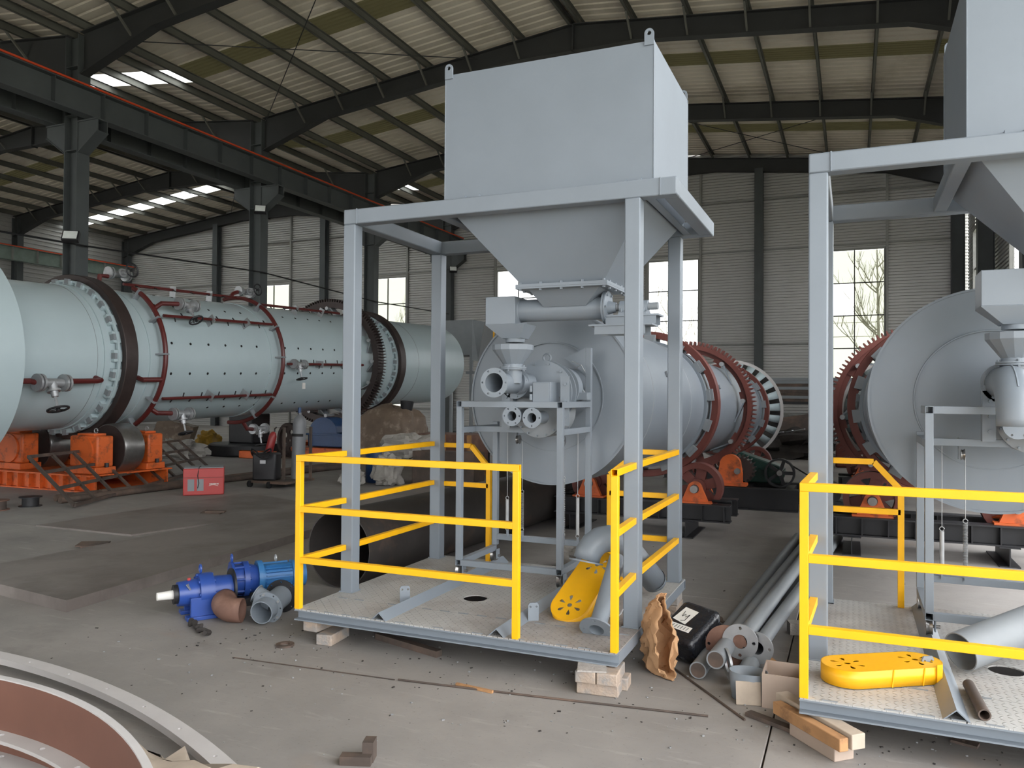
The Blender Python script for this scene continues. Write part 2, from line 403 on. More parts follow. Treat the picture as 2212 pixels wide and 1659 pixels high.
ceiling = struct(thing('ceiling', (0, 0, 0)))
def ribbed(x0, z0, x1, z1, y0, y1, per=0.3, h=0.03):
    """roof sheet: ribs run down the slope (X), profile repeats along Y"""
    m = MB(); n = max(1, int(round((y1 - y0) / per))); p = (y1 - y0) / n; pr = []
    for k in range(n):
        a = y0 + k * p
        pr += [(a, 0), (a + p * 0.62, 0), (a + p * 0.72, h), (a + p * 0.9, h)]
    pr.append((y1, 0))
    vs_ = [(x0, y, z0 + d) for y, d in pr] + [(x1, y, z1 + d) for y, d in pr]
    q = len(pr)
    m.add(vs_, [(i, i+1, q+i+1, q+i) for i in range(q-1)]); return m
for si, s in enumerate(SPANS):
    rg = ridge(s)
    for side in (-1, 1):
        xe = s[0] if side < 0 else s[1]
        ze = ztop(xe, s) + 0.2; zr = 11.05
        for k in range(len(FR) - 1):
            y0, y1 = FR[k], FR[k+1]; ym = (y0 + y1) / 2
            if k == 0: y0 -= 0.6
            if k == len(FR) - 2: y1 += 0.25
            a, b = ym - 0.45, ym + 0.4
            for c, d in ((y0, a), (b, y1)):
                ribbed(xe, ze, rg, zr, c, d).build('roof_sheet', M['roof'], ceiling, smooth=False)
            clear = (si == 1 and k in (0, 1, 2, 4, 6))  # unseen near bays of the left span made clear to add daylight
            ribbed(xe, ze, rg, zr, a, b, per=0.14, h=0.03).build('skylight_strip', M['skyclear'] if clear else M['skydirty'], ceiling, smooth=False)
    # ridge cap and purlins
    MB().box(rg - 0.3, rg + 0.3, -12.1, 30.75, 11.08, 11.1).build('ridge_cap', M['roof'], ceiling, smooth=False)
    for side in (-1, 1):
        for i in range(8):
            x = rg + side * (0.12 + 1.345 * i)
            if not (s[0] < x < s[1]): continue
            z = ztop(x, s)
            p = MB()                                       # C section
            p.box(x - 0.004, x + 0.004, -11.9, 30.65, z, z + 0.2)
            p.box(x - 0.004, x + 0.07, -11.9, 30.65, z, z + 0.006).box(x - 0.004, x + 0.07, -11.9, 30.65, z + 0.19, z + 0.197)
            p.box(x + 0.064, x + 0.07, -11.9, 30.65, z, z + 0.02)
            p.build('purlin', M['purlin'], ceiling, smooth=False)
    # valley / eave gutter line on the column row
    for y in FR:
        half = []
        m = MB(); pts = []
        xl, xr = s
        depth = lambda d: 0.95 - (0.95 - 0.48) * min(1, d / 2.2)
        X = [xl + 0.2, xl + 1.2, xl + 2.4, xl + 6.0, rg - 1.6, rg, rg + 1.6, xr - 6.0, xr - 2.4, xr - 1.2, xr - 0.2]
        top = [(x, ztop(x, s)) for x in X]
        bot = []
        for x in X:
            d = depth(min(x - xl - 0.2, xr - 0.2 - x))
            if abs(x - rg) < 0.1: d = 0.66
            bot.append((x, ztop(x, s) - d))
        t = 0.012
        n = len(X)
        vs_ = [(x, y - t, z) for x, z in top] + [(x, y - t, z) for x, z in bot] + [(x, y + t, z) for x, z in top] + [(x, y + t, z) for x, z in bot]
        m.add(vs_, [(i, i+1, n+i+1, n+i) for i in range(n-1)] + [(2*n+i+1, 2*n+i, 3*n+i, 3*n+i+1) for i in range(n-1)])
        for line in (top, bot):
            for (xa, za), (xb, zb) in zip(line[:-1], line[1:]):
                m.bar((xa, y, za - 0.01), (xb, y, zb - 0.01), 0.24, 0.022)
        m.box(rg - 0.02, rg + 0.02, y - 0.12, y + 0.12, ztop(rg, s) - 0.72, ztop(rg, s) - 0.0)
        r_ = m.build('rafter', M['rafter'], ceiling, smooth=False)
        for i in range(1, 7, 1):
            for side in (-1, 1):
                x = rg + side * (0.12 + 1.345 * i)
                if y in (12.5, 18.5, 24.5):
                    MB().bar((x, y, ztop(x, s) - 0.46), (x, y - 0.55, ztop(x, s) + 0.02), 0.045, 0.045).build('fly_brace', M['purlin'], ceiling, smooth=False)
# wind bracing rods under the roof of the last bays
for (xa, ya, xb, yb) in [(-6.3, 24.5, 0.4, 30.5), (-6.3, 30.5, 0.4, 24.5), (-13, 24.5, -6.3, 30.5), (-16, 12.5, -9, 18.5), (-16, 18.5, -9, 12.5),
                         (-16.3, 24.5, -22.5, 30.5), (-16.3, 30.5, -22.5, 24.5), (-22.5, 24.5, -28.5, 30.5), (-22.5, 30.5, -28.5, 24.5)]:
    s = SPANS[0] if max(xa, xb) > -16.1 else SPANS[1]
    MB().tube((xa, ya, ztop(xa, s) - 0.12), (xb, yb, ztop(xb, s) - 0.12), 0.012, seg=6).build('bracing_rod', M['rafter'], ceiling)

# columns
def hsec(x, y, z0, z1, dx, dy, t=0.016, alongx=True):
    m = MB()
    if alongx: m.box(x-dx/2, x-dx/2+t, y-dy/2, y+dy/2, z0, z1).box(x+dx/2-t, x+dx/2, y-dy/2, y+dy/2, z0, z1).box(x-dx/2+t, x+dx/2-t, y-t/2, y+t/2, z0, z1)
    else: m.box(x-dx/2, x+dx/2, y-dy/2, y-dy/2+t, z0, z1).box(x-dx/2, x+dx/2, y+dy/2-t, y+dy/2, z0, z1).box(x-t/2, x+t/2, y-dy/2+t, y+dy/2-t, z0, z1)
    return m
where = {12.5: 'behind the big pale kiln, nearest the left edge', 18.5: 'with a flood lamp, second along the crane beam', 24.5: 'seen left of the main hopper, third along the crane beam', 30.5: 'against the rear wall at the end of the crane beam'}
for y in FR:
    if y < 6: continue
    lab = where.get(y, 'carrying the crane beam, outside the left of the view')
    c = thing('steel_column', (-16.2, y, 0), 'dark grey steel hall column ' + lab, 'column', 'columns between the two bays')
    hsec(-16.2, y, 0.03, 9.72, 0.42, 0.32).build('shaft', M['column'], c, smooth=False)
    MB().box(-16.55, -15.85, y-0.3, y+0.3, 0, 0.03).build('base_plate', M['column'], c)
    for sx in (-1, 1):
        b = MB()
        x0 = -16.2 + sx * 0.21; x1 = -16.2 + sx * 0.82
        pts = [(x0, 7.05), (x0, 7.72), (x1, 7.72), (x1, 7.48)]
        for dy in (-0.13, 0.11):
            b.plate(pts, [], (0, y + dy, 0), (1, 0, 0), (0, 0, 1), (0, 1, 0), 0.02)
        b.box(min(x0, x1), max(x0, x1), y - 0.16, y + 0.16, 7.72, 7.75)
        b.bar((x0, y, 7.05), (x1, y, 7.47), 0.3, 0.02)
        b.build('corbel', M['column'], c, smooth=False)
    for zz in (7.1, 7.9, 9.0):
        MB().box(-16.4, -16.0, y-0.15, y+0.15, zz, zz+0.016).build('stiffener', M['column'], c, smooth=False)
# crane runways either side of the column row
for sx, lab in ((1, 'dark crane runway beam with red conductor line over the near side of the columns'), (-1, 'dark crane runway beam on the far side of the columns')):
    xb = -16.2 + sx * 0.62
    r = thing('crane_runway', (xb, 6, 7.75), lab, 'crane beam')
    m = MB(); m.box(xb-0.15, xb+0.15, 2, 30.4, 7.75, 7.77).box(xb-0.17, xb+0.17, 2, 30.4, 8.33, 8.355).box(xb-0.008, xb+0.008, 2, 30.4, 7.77, 8.33)
    m.build('beam', M['column'], r, smooth=False)
    MB().box(xb-0.035, xb+0.035, 2, 30.4, 8.355, 8.42).build('crane_rail', M['rust'], r, smooth=False)
    y = 3.0
    while y < 30:
        MB().box(xb-0.14, xb+0.14, y-0.006, y+0.006, 7.77, 8.33).build('web_stiffener', M['column'], r, smooth=False); y += 1.2
    if sx == 1:
        MB().box(xb+0.14, xb+0.19, 2, 30.4, 8.36, 8.4).build('conductor_bar', M['railred'], r, smooth=False)
r = thing('crane_runway', (-35.0, 6, 7.6), 'pale green crane runway with orange conductor along the far left wall', 'crane beam')
MB().box(-35.15, -34.85, 6, 30.4, 7.6, 7.62).box(-35.15, -34.85, 6, 30.4, 8.2, 8.22).box(-35.01, -34.99, 6, 30.4, 7.62, 8.2).build('beam', mat('grey_green_paint', rgb(120, 134, 126), rough=0.6), r, smooth=False)
MB().box(-34.86, -34.82, 6, 30.4, 8.22, 8.27).build('conductor_bar', M['railred'], r, smooth=False)
for k in range(20):
    MB().box(-35.14, -34.86, 7 + k*1.2, 7.012 + k*1.2, 7.62, 8.2).build('web_stiffener', M['girt'], r, smooth=False)
for i, y in enumerate(FR[4:]):
    c = thing('steel_column', (-35.6, y, 0), 'grey steel column against the far left wall, ' + ('nearest the camera', 'second from the camera', 'next to the rear corner', 'in the rear corner')[i], 'column', 'columns along the left wall')
    hsec(-35.6, y, 0, 9.7, 0.4, 0.3).build('shaft', M['column'], c, smooth=False)

# walls -----------------------------------------------------------
def corrug(a0, a1, z0, z1, p, per=0.107, d=0.055, axis='y'):
    """horizontally ribbed wall sheet; p is the plane, a along the wall"""
    n = max(1, int(round((z1 - z0) / per))); h = (z1 - z0) / n; pr = []
    for k in range(n):
        z = z0 + k * h
        pr += [(z, 0), (z + h*0.56, 0), (z + h*0.64, d), (z + h*0.9, d)]
    pr.append((z1, 0)); q = len(pr)
    if axis == 'y': vs_ = [(a0, p + e, z) for z, e in pr] + [(a1, p + e, z) for z, e in pr]
    else: vs_ = [(p + e, a0, z) for z, e in pr] + [(p + e, a1, z) for z, e in pr]
    return MB().add(vs_, [(i, i+1, q+i+1, q+i) for i in range(q-1)])
def window(n, a0, a1, z0, z1, p, axis, glass, rows=(1.17,) * 3):
    w = struct(thing('window_%d' % n, (a0, p, z0) if axis == 'y' else (p, a0, z0)))
    def bx_(m, a, b, c, d, t0, t1):
        return m.box(a, b, p+t0, p+t1, c, d) if axis == 'y' else m.box(p+t0, p+t1, a, b, c, d)
    f = MB()
    for a, b, c, d in ((a0-.06, a0, z0-.06, z1+.06), (a1, a1+.06, z0-.06, z1+.06), (a0, a1, z1, z1+.06), (a0, a1, z0-.06, z0)):
        bx_(f, a, b, c, d, -0.07, 0.04)
    f.build('window_frame', M['girt'], w, smooth=False)
    zc = [z0]; z = z1; cuts = []
    while z - 1.17 > z0 + 0.3: z -= 1.17; cuts.append(z)
    am = (a0 + a1) / 2
    bars = MB(); bx_(bars, am-.018, am+.018, z0, z1, -0.03, 0.02); bars.build('mullion', M['muntin'], w, smooth=False)
    for i, z in enumerate(cuts):
        h = 0.018 if i < 3 else 0.04
        t = MB(); bx_(t, a0, a1, z-h, z+h, -0.028, 0.018); t.build('glazing_bar', M['muntin'], w, smooth=False)
    lv = [z1] + cuts + [z0]
    for i in range(len(lv) - 1):
        for a, b in ((a0, am-.018), (am+.018, a1)):
            t = MB(); bx_(t, a, b, lv[i+1]+.018, lv[i]-.018, -0.006, 0.0); t.build('pane', M['glassy'] if (glass == 'y' and (i*3 + int(a*7)) % 5 != 2) else M['glass'], w, smooth=False)
    return w

wall_b = struct(thing('wall_back', (0, YB, 0)))
WX = [0.085, -6.4, -12.95, -19.4, -25.9, -32.4]
CW = [3.6, -3.17, -9.7, -16.2, -22.75, -29.3, -36.0]
wn = 1
for i, wc in enumerate(WX):
    xr, xl = CW[i], CW[i+1]; a0, a1 = wc - 0.955, wc + 0.955
    s = SPANS[0] if wc > -16.2 else SPANS[1]
    zt = max(ztop(x, s) for x in (xl, xr, wc)) + 0.15
    if i == 5: a0 = a1 = wc
    ed = .06 if i < 5 else 0.0
    for x0, x1 in (((xl, a0 - ed), (a1 + ed, xr)) if i < 5 else ((xl - 0.3, xr),)):
        for z0, z1 in ((0.0, 3.6), (3.6, 7.15), (7.15, max(ztop(x0, s), ztop(x1, s)) + 0.3)):
            corrug(x0 - (.06 if x0 == xl else 0), x1 + (.06 if x1 == xr else 0), z0, z1, YB).build('cladding_sheet', M['clad'], wall_b, smooth=False)
    if i < 5:
        corrug(a0 - .16, a1 + .16, 0, 1.04, YB + .06).build('cladding_sheet', M['clad'], wall_b, smooth=False)
        corrug(a0 - .16, a1 + .16, 6.96, zt + .15, YB + .06).build('cladding_sheet', M['clad'], wall_b, smooth=False)
        window(wn, a0, a1, 1.1, 6.9, YB, 'y', 'y' if i in (0, 3, 4) else 'n'); wn += 1
        for x in (a0 - 0.1, a1 + 0.1):
            MB().box(x - 0.04, x + 0.04, YB - 0.12, YB - 0.01, 0, ztop(x, s)).build('wall_post', M['girt'], wall_b, smooth=False)
    for z in (1.0, 3.6, 7.12, 9.0):
        if z in (3.6,):
            segs = ((xl, a0 - .14), (a1 + .14, xr))
        else: segs = ((xl, xr),)
        for x0, x1 in segs:
            MB().box(x0, x1, YB - 0.09, YB - 0.005, z - 0.03, z + 0.03).build('girt', M['girt'], wall_b, smooth=False)
wl = {-3.17: 'right of the main hopper', -9.7: 'hidden behind the main hopper', -22.75: 'seen just left of the main skid', -29.3: 'seen between the two crane columns'}
for x in (-3.17, -9.7, -22.75, -29.3):
    s = SPANS[0] if x > -16.2 else SPANS[1]
    c = thing('gable_column', (x, 30.5, 0), 'dark gable column on the rear wall ' + wl[x], 'column', 'rear wall columns')
    hsec(x, 30.45, 0, ztop(x, s) - 0.4, 0.3, 0.3, alongx=False).build('shaft', M['column'], c, smooth=False)
# right wall with its windows, unseen near bays opened up for more daylight; left wall
wall_r = struct(thing('wall_right', (3.6, 0, 0)))
for k in range(len(FR) - 1):
    y0, y1 = FR[k], FR[k+1]; ym = (y0 + y1) / 2 + (0.3 if k == 6 else 0)
    if k in (0, 1, 2, 3):
        corrug(y0, y1, 7.0, 9.9, 3.6, axis='x').build('cladding_sheet', M['clad'], wall_r, smooth=False)
        continue
    a0, a1 = ym - 0.955, ym + 0.955
    corrug(y0, a0 - .06, 0, 9.9, 3.6, axis='x').build('cladding_sheet', M['clad'], wall_r, smooth=False)
    corrug(a1 + .06, y1, 0, 9.9, 3.6, axis='x').build('cladding_sheet', M['clad'], wall_r, smooth=False)
    corrug(a0 - .06, a1 + .06, 0, 1.04, 3.6, axis='x').build('cladding_sheet', M['clad'], wall_r, smooth=False)
    corrug(a0 - .06, a1 + .06, 6.96, 9.9, 3.6, axis='x').build('cladding_sheet', M['clad'], wall_r, smooth=False)
    window(wn, a0, a1, 1.1, 6.9, 3.6, 'x', 'n'); wn += 1
for y, w in ((30.5, 'in the rear right corner'), (24.5, 'next before the rear right corner'), (18.5, 'third from the rear right corner'), (12.5, 'fourth from the rear right corner'), (6.5, 'beside the right skid')):
    c = thing('steel_column', (3.3, y, 0), 'dark steel column on the right wall ' + w, 'column', 'columns along the right wall')
    hsec(3.3, y, 0, 9.72, 0.4, 0.3).build('shaft', M['column'], c, smooth=False)
wall_l = struct(thing('wall_left', (-36, 0, 0)))
for k in range(len(FR) - 1):
    corrug(FR[k], FR[k+1] + (0.4 if k == 6 else 0), 0, 9.98, -36.0, per=0.2, axis='x').build('cladding_sheet', M['clad'], wall_l, smooth=False)
# front gable behind the camera: cladding above the wide open door
wall_f = struct(thing('wall_front', (0, -12, 0)))
for x0, x1, z0 in ((-36, -34, 0), (-34, -18, 6.5), (-18, -10.5, 0), (-10.5, -3.5, 5.5), (-3.5, 3.6, 0)):
    corrug(x0, x1, z0, 11.0, -12.0, per=0.2).build('cladding_sheet', M['clad'], wall_f, smooth=False)

# flood lamps on the columns
def flood(x, y, z, label, rz=0.6):
    t = thing('flood_lamp', (x, y, z), label, 'lamp', 'flood lamps')
    MB().obox((x, y, z), (0.34, 0.12, 0.26), rz=rz, rx=-0.5).build('housing', M['black'], t, bev=0.01)
    d = Matrix.Rotation(rz, 3, 'Z') @ Matrix.Rotation(-0.5, 3, 'X') @ V(0, -1, 0)
    MB().obox((x + d.x*0.062, y + d.y*0.062, z + d.z*0.062), (0.28, 0.012, 0.2), rz=rz, rx=-0.5).build('lens', M['lens'], t)
    MB().bar((x - 0.16, y + 0.3, z + 0.12), (x, y + 0.02, z), 0.03, 0.03).build('bracket', M['black'], t)
flood(-15.7, 12.0, 5.05, 'square flood lamp on the nearest dark column, above the kiln tyre')
flood(-15.7, 18.0, 6.95, 'square flood lamp under the crane beam on the second dark column')
flood(-15.7, 30.0, 7.0, 'small flood lamp low on the rearmost dark column')
MB_w = MB().path([(-15.9, 3.0, 5.2), (-15.9, 8, 4.85), (-15.9, 12.5, 4.95), (-15.9, 18.3, 5.2), (-15.9, 24.3, 5.0), (-15.9, 30, 5.1)], 0.022, seg=6)
tag(MB_w.build('overhead_cable', M['cable'], None), 'thin dark cable slung along the dark columns above the pale kiln', 'cable')

# bare trees and a power pole seen through the rear windows
def tree(x, y, h, label, seed):
    rnd = random.Random(seed)
    t = thing('bare_tree', (x, y, -0.15), label, 'tree', 'bare trees outside')
    m = MB(); trunk = MB()
    trunk.path([(x, y, -0.15), (x + 0.1, y, h*0.35), (x, y, h)], [0.12, 0.08, 0.02], seg=6); trunk.build('trunk', M['bark'], t)
    def br(p, d, L, r, lv):
        q = [V(*p)]; dd = d.copy()
        for i in range(4):
            dd = (dd + V(rnd.uniform(-.15,.15), rnd.uniform(-.15,.15), 0.22)).normalized(); q.append(q[-1] + dd*L/4)
        m.path(q, [r, r*0.85, r*0.7, r*0.5, r*0.3], seg=4)
        if lv:
            for k in range(4):
                a = rnd.uniform(0, 6.28)
                br(q[rnd.randint(1, 4)], (dd + V(cos(a), sin(a), 0.2)*0.8).normalized(), L*0.6, r*0.55, lv-1)
    for i in range(16):
        z = h * rnd.uniform(0.15, 0.95); a = rnd.uniform(0, 6.28)
        br((x, y, z), V(cos(a), sin(a), 0.7).normalized(), h*0.32*(1.2 - z/h), 0.035, 2)
    m.build('branches', M['bark'], t)
tree(1.0, 38.0, 8.6, 'bare poplar outside the tall yellowed window at the right', 3)
tree(-9.0, 42.0, 9.0, 'bare sapling outside the window between the right skid posts', 5)
tree(-24.0, 41.0, 8.0, 'bare tree outside the window left of the main skid', 9)
t = thing('power_pole', (-1.9, 52, -0.15), 'pale power pole outside the tall yellowed window', 'pole')
MB().tube((-1.9, 52, -0.15), (-1.9, 52, 6.3), 0.14, 0.1).build('mast', M['bark'], t)
for z in (5.2, 6.0): MB().box(-2.5, -1.3, 51.95, 52.05, z, z+0.1).build('cross_arm', M['bark'], t)
for z in (5.3, 6.15): tag(MB().tube((-30, 52, z), (20, 52, z), 0.02, seg=4).build('power_line', M['bark'], None), 'thin power line outside at %s height of the pole' % ('the lower' if z < 6 else 'the upper'), 'cable')
# ------------------------------------------------------------------ rotary machines
def gear_outline(r0, r1, n):
    o = []
    for i in range(n):
        a = 2*pi*i/n; w = 2*pi/n
        for f, r in ((0.0, r0), (0.22, r0), (0.36, r1), (0.58, r1), (0.72, r0)): o.append((r*cos(a + f*w), r*sin(a + f*w)))
    return o
def on(ax, y, R, a):
    """point on a drum surface: angle a from +X upwards"""
    return V(ax[0] + R*cos(a), y, ax[1](y) + R*sin(a))
def handwheel(m, c, n, r):
    n = V(*n).normalized(); u = n.orthogonal().normalized(); v = n.cross(u)
    m.path([V(*c) + u*r*cos(2*pi*i/16) + v*r*sin(2*pi*i/16) for i in range(16)], r*0.13, seg=6, closed=True)
    for k in range(3): 
        d = u*cos(k*2.094) + v*sin(k*2.094); m.tube(V(*c), V(*c) + d*r, r*0.07, seg=5)
    m.tube(V(*c) - n*0.04, V(*c) + n*0.03, r*0.22, seg=8)
def valve(parent, c, axis, down, r=0.08, s=1.0):
    """gate valve: two flanges, body, bonnet; handwheel as its own piece"""
    c = V(*c); a = V(*axis).normalized(); d = V(*down).normalized()
    m = MB()
    for k in (-1, 1):
        m.tube(c + a*k*0.15*s, c + a*k*0.18*s, r*1.5*s, seg=16); m.tube(c + a*k*0.20*s, c + a*k*0.23*s, r*1.5*s, seg=16)
    m.tube(c - a*0.16*s, c + a*0.16*s, r*0.75*s, seg=12)
    m.tube(c, c + d*0.2*s, r*0.8*s, r*0.55*s, seg=12); m.tube(c + d*0.1*s, c + d*0.13*s, r*1.1*s, seg=12)
    m.tube(c + d*0.2*s, c + d*0.4*s, 0.018*s, seg=6)
    v = m.build('valve', M['galv'], parent)
    w = MB(); handwheel(w, c + d*0.38*s, d, 0.13*s); w.build('handwheel', M['black'], v)
    return v

# --- the big pale blue-grey kiln on the left
KX = -12.95
kz = lambda y: 2.28 + 0.029*(y - 9.85)
KA = (KX, kz)
kdir = V(0, 1, 0.029).normalized()
ko = lambda y: (KX, y, kz(y))
kiln = thing('rotary_kiln', (KX, 12, 0), 'huge pale blue-grey rotary kiln with dark red pipes and brown tyre ring along the left', 'kiln')
MB().lathe([(1.27, 0), (1.27, 15.65)], ko(7.5), kdir, seg=96, closed=False).build('shell', M['bluegrey'], kiln)
MB().lathe([(0.0, 0.02), (1.27, 0)], ko(23.15), kdir, seg=96, closed=False).build('end_plate', M['bluegrey'], kiln)
MB().lathe([(1.3, 4.6), (1.82, 4.6), (1.82, 0), (0.0, 0.0)], ko(3.2), kdir, seg=96, closed=False).build('end_hood', M['bluegrey'], kiln)
MB().lathe([(1.825, 0), (1.835, 0.0), (1.835, 0.03), (1.825, 0.03)], ko(7.3), kdir, seg=96).build('hood_seam', M['bluegrey'], kiln)
for y in (9.45, 20.2): MB().lathe([(1.268, 0), (1.276, 0.006), (1.268, 0.012)], ko(y), kdir, seg=96, closed=False).build('weld_seam', M['greydark'], kiln)
def band(y, w, r): MB().lathe([(1.26, 0), (r, 0), (r, w), (1.26, w)], ko(y), kdir, seg=96).build('wear_band', M['bluegrey'], kiln)
band(9.58, 0.75, 1.292); band(18.45, 0.9, 1.292)
for y in (9.86, 18.9):
    t = MB().lathe([(1.37, 0), (1.385, -0.01), (1.47, -0.01), (1.48, 0), (1.48, 0.24), (1.37, 0.24)], ko(y), kdir, seg=120).build('tyre_ring', M['tyre'], kiln)
    MB().lathe([(1.335, 0), (1.375, 0), (1.375, 0.05), (1.335, 0.05)], ko(y - 0.085), kdir, seg=96).build('retaining_ring', M['bluegrey'], kiln)
    for k in range(26):
        a = 2*pi*k/26
        p0 = on(KA, y - 0.16, 1.325, a); p1 = on(KA, y + 0.3, 1.325, a)
        MB().bar(p0, p1, 0.2, 0.075, up=(cos(a), 0, sin(a))).build('tyre_pad', M['bluegrey'], kiln, smooth=False)
        q = on(KA, y - 0.17, 1.35, a)
        MB().bar(q, q + V(0, 0.05, 0), 0.1, 0.09, up=(cos(a), 0, sin(a))).build('stop_block', M['greydark'], kiln, smooth=False)
g = MB().plate(gear_outline(1.62, 1.70, 132), [circ2(1.46, 64)], ko(17.5), (1, 0, 0), (0, 0, 1), (0, 1, 0), 0.26).build('girth_gear', M['tyre'], kiln, smooth=False)
for k in range(16):
    a = 2*pi*k/16; p0 = on(KA, 17.63, 1.27, a - 0.22); p1 = on(KA, 17.63, 1.5, a)
    MB().bar(p0, p1, 0.22, 0.03, up=(cos(a), 0, sin(a))).build('spring_plate', M['greydark'], kiln, smooth=False)
    c = on(KA, 17.45, 1.44, a); MB().tube(c, c + V(0, 0.35, 0), 0.05, seg=10).build('pivot_pin', M['galv'], kiln)
# pipe hoops, burner-air manifolds, stubs and clips
RP = 1.42
def hoop(y, a0, a1, r=0.045): return MB().path([on(KA, y, RP, a0 + (a1 - a0)*i/40) for i in range(41)], r, seg=10)
hoop(10.75, radians(66), radians(-72)).build('pipe_hoop', M['pipered'], kiln)
hoop(14.0, radians(102), radians(-95)).build('pipe_hoop', M['pipered'], kiln)
for y in (10.75, 14.0):
    MB().lathe([(1.268, -0.22), (1.285, -0.22), (1.285, -0.02), (1.268, -0.02)], ko(y), kdir, seg=96).build('wear_band', M['bluegrey'], kiln)
    for a in (58, 30, 2, -35, -62):
        a = radians(a); p = on(KA, y - 0.06, 1.27, a); q = on(KA, y, RP + 0.05, a)
        MB().bar(p, q, 0.03, 0.12, up=(0, 1, 0)).build('pipe_clip', M['greydark'], kiln, smooth=False)
holes = MB(); stubs = MB()
for ya, yb, angs in ((10.9, 13.9, (33, -33, 84)), (14.15, 17.1, (-4, 62))):
    for ad in angs:
        a = radians(ad)
        MB().path([on(KA, ya, RP, a), on(KA, yb, RP, a)], 0.03, seg=8).build('manifold_pipe', M['pipered'], kiln)
        k = 0; y = ya + 0.25
        while y < yb - 0.1:
            sgn = 1 if k % 2 else -1
            p = on(KA, y, RP, a); q = on(KA, y, 1.29, a + sgn*0.09)
            MB().tube(p, on(KA, y, RP - 0.02, a + sgn*0.075), 0.012, seg=6).build('air_stub', M['black'], kiln); k += 1; y += 0.23
        for y in (ya + 1.2, ya + 2.2):
            p = on(KA, y, 1.27, a); q = on(KA, y, RP + 0.07, a)
            MB().bar(p, q, 0.16, 0.012, up=(0, 1, 0)).build('pipe_clip', M['galv'], kiln, smooth=False)
for ad in (52, 12, -14, -52, 78):
    a = radians(ad); y = 10.3
    while y < 17.0:
        p = on(KA, y, 1.262, a); q = on(KA, y, 1.276, a); holes.tube(p, q, 0.026, seg=8); y += 0.46 if y > 10.7 else 0.75
holes.build('bolt_heads', M['void'], kiln, kind='stuff')
# feed pipes with their valves
R2 = 1.45
def along(ys, a, r=0.045): return MB().path([on(KA, y, R_, a) for y, R_ in ys], r, seg=10).build('feed_pipe', M['pipered'], kiln)
a = radians(-17)
along([(7.6, 1.42), (8.2, 1.42), (8.3, 1.55)], a); along([(8.75, 1.45), (9.35, 1.45), (9.45, 1.42), (9.45, 1.28)], a)
valve(kiln, on(KA, 8.5, 1.52, a), (0, 1, 0), (0.35, 0, -1), s=1.15)
a = radians(40)
along([(10.8, RP), (10.85, 1.55), (11.25, 1.58)], a); valve(kiln, on(KA, 11.45, 1.58, a), (0, 1, 0), (0.6, 0, -0.8))
a = radians(-43)
along([(10.8, RP), (10.85, 1.52), (11.2, 1.55)], a); valve(kiln, on(KA, 11.4, 1.58, a), (0, 1, 0), (0.3, 0, -1))
along([(10.3, 1.28), (10.3, RP), (10.7, RP)], radians(-17))
a = radians(96)
along([(14.0, RP), (14.15, 1.55), (14.3, 1.6)], a); valve(kiln, on(KA, 14.55, 1.62, a), (0, 1, 0), (1, 0, 0.1))
a = radians(-4); valve(kiln, on(KA, 14.5, 1.46, a), (0, 1, 0), (0.25, 0, -1), s=0.9)
a = radians(92); along([(10.5, 1.28), (10.55, 1.55), (10.75, 1.55)], a); valve(kiln, on(KA, 10.95, 1.62, a), (0, 1, 0), (1, 0, 0.15))
a = radians(-78); along([(14.0, RP), (14.1, 1.6), (14.3, 1.62)], a); valve(kiln, on(KA, 14.5, 1.62, a), (0, 1, 0), (0.2, 0, -1))
tagc = on(KA, 14.5, 1.46, radians(-4))
MB().box(tagc.x + 0.13, tagc.x + 0.14, tagc.y - 0.05, tagc.y + 0.05, tagc.z - 0.56, tagc.z - 0.42).build('valve_tag', M['white'], kiln)

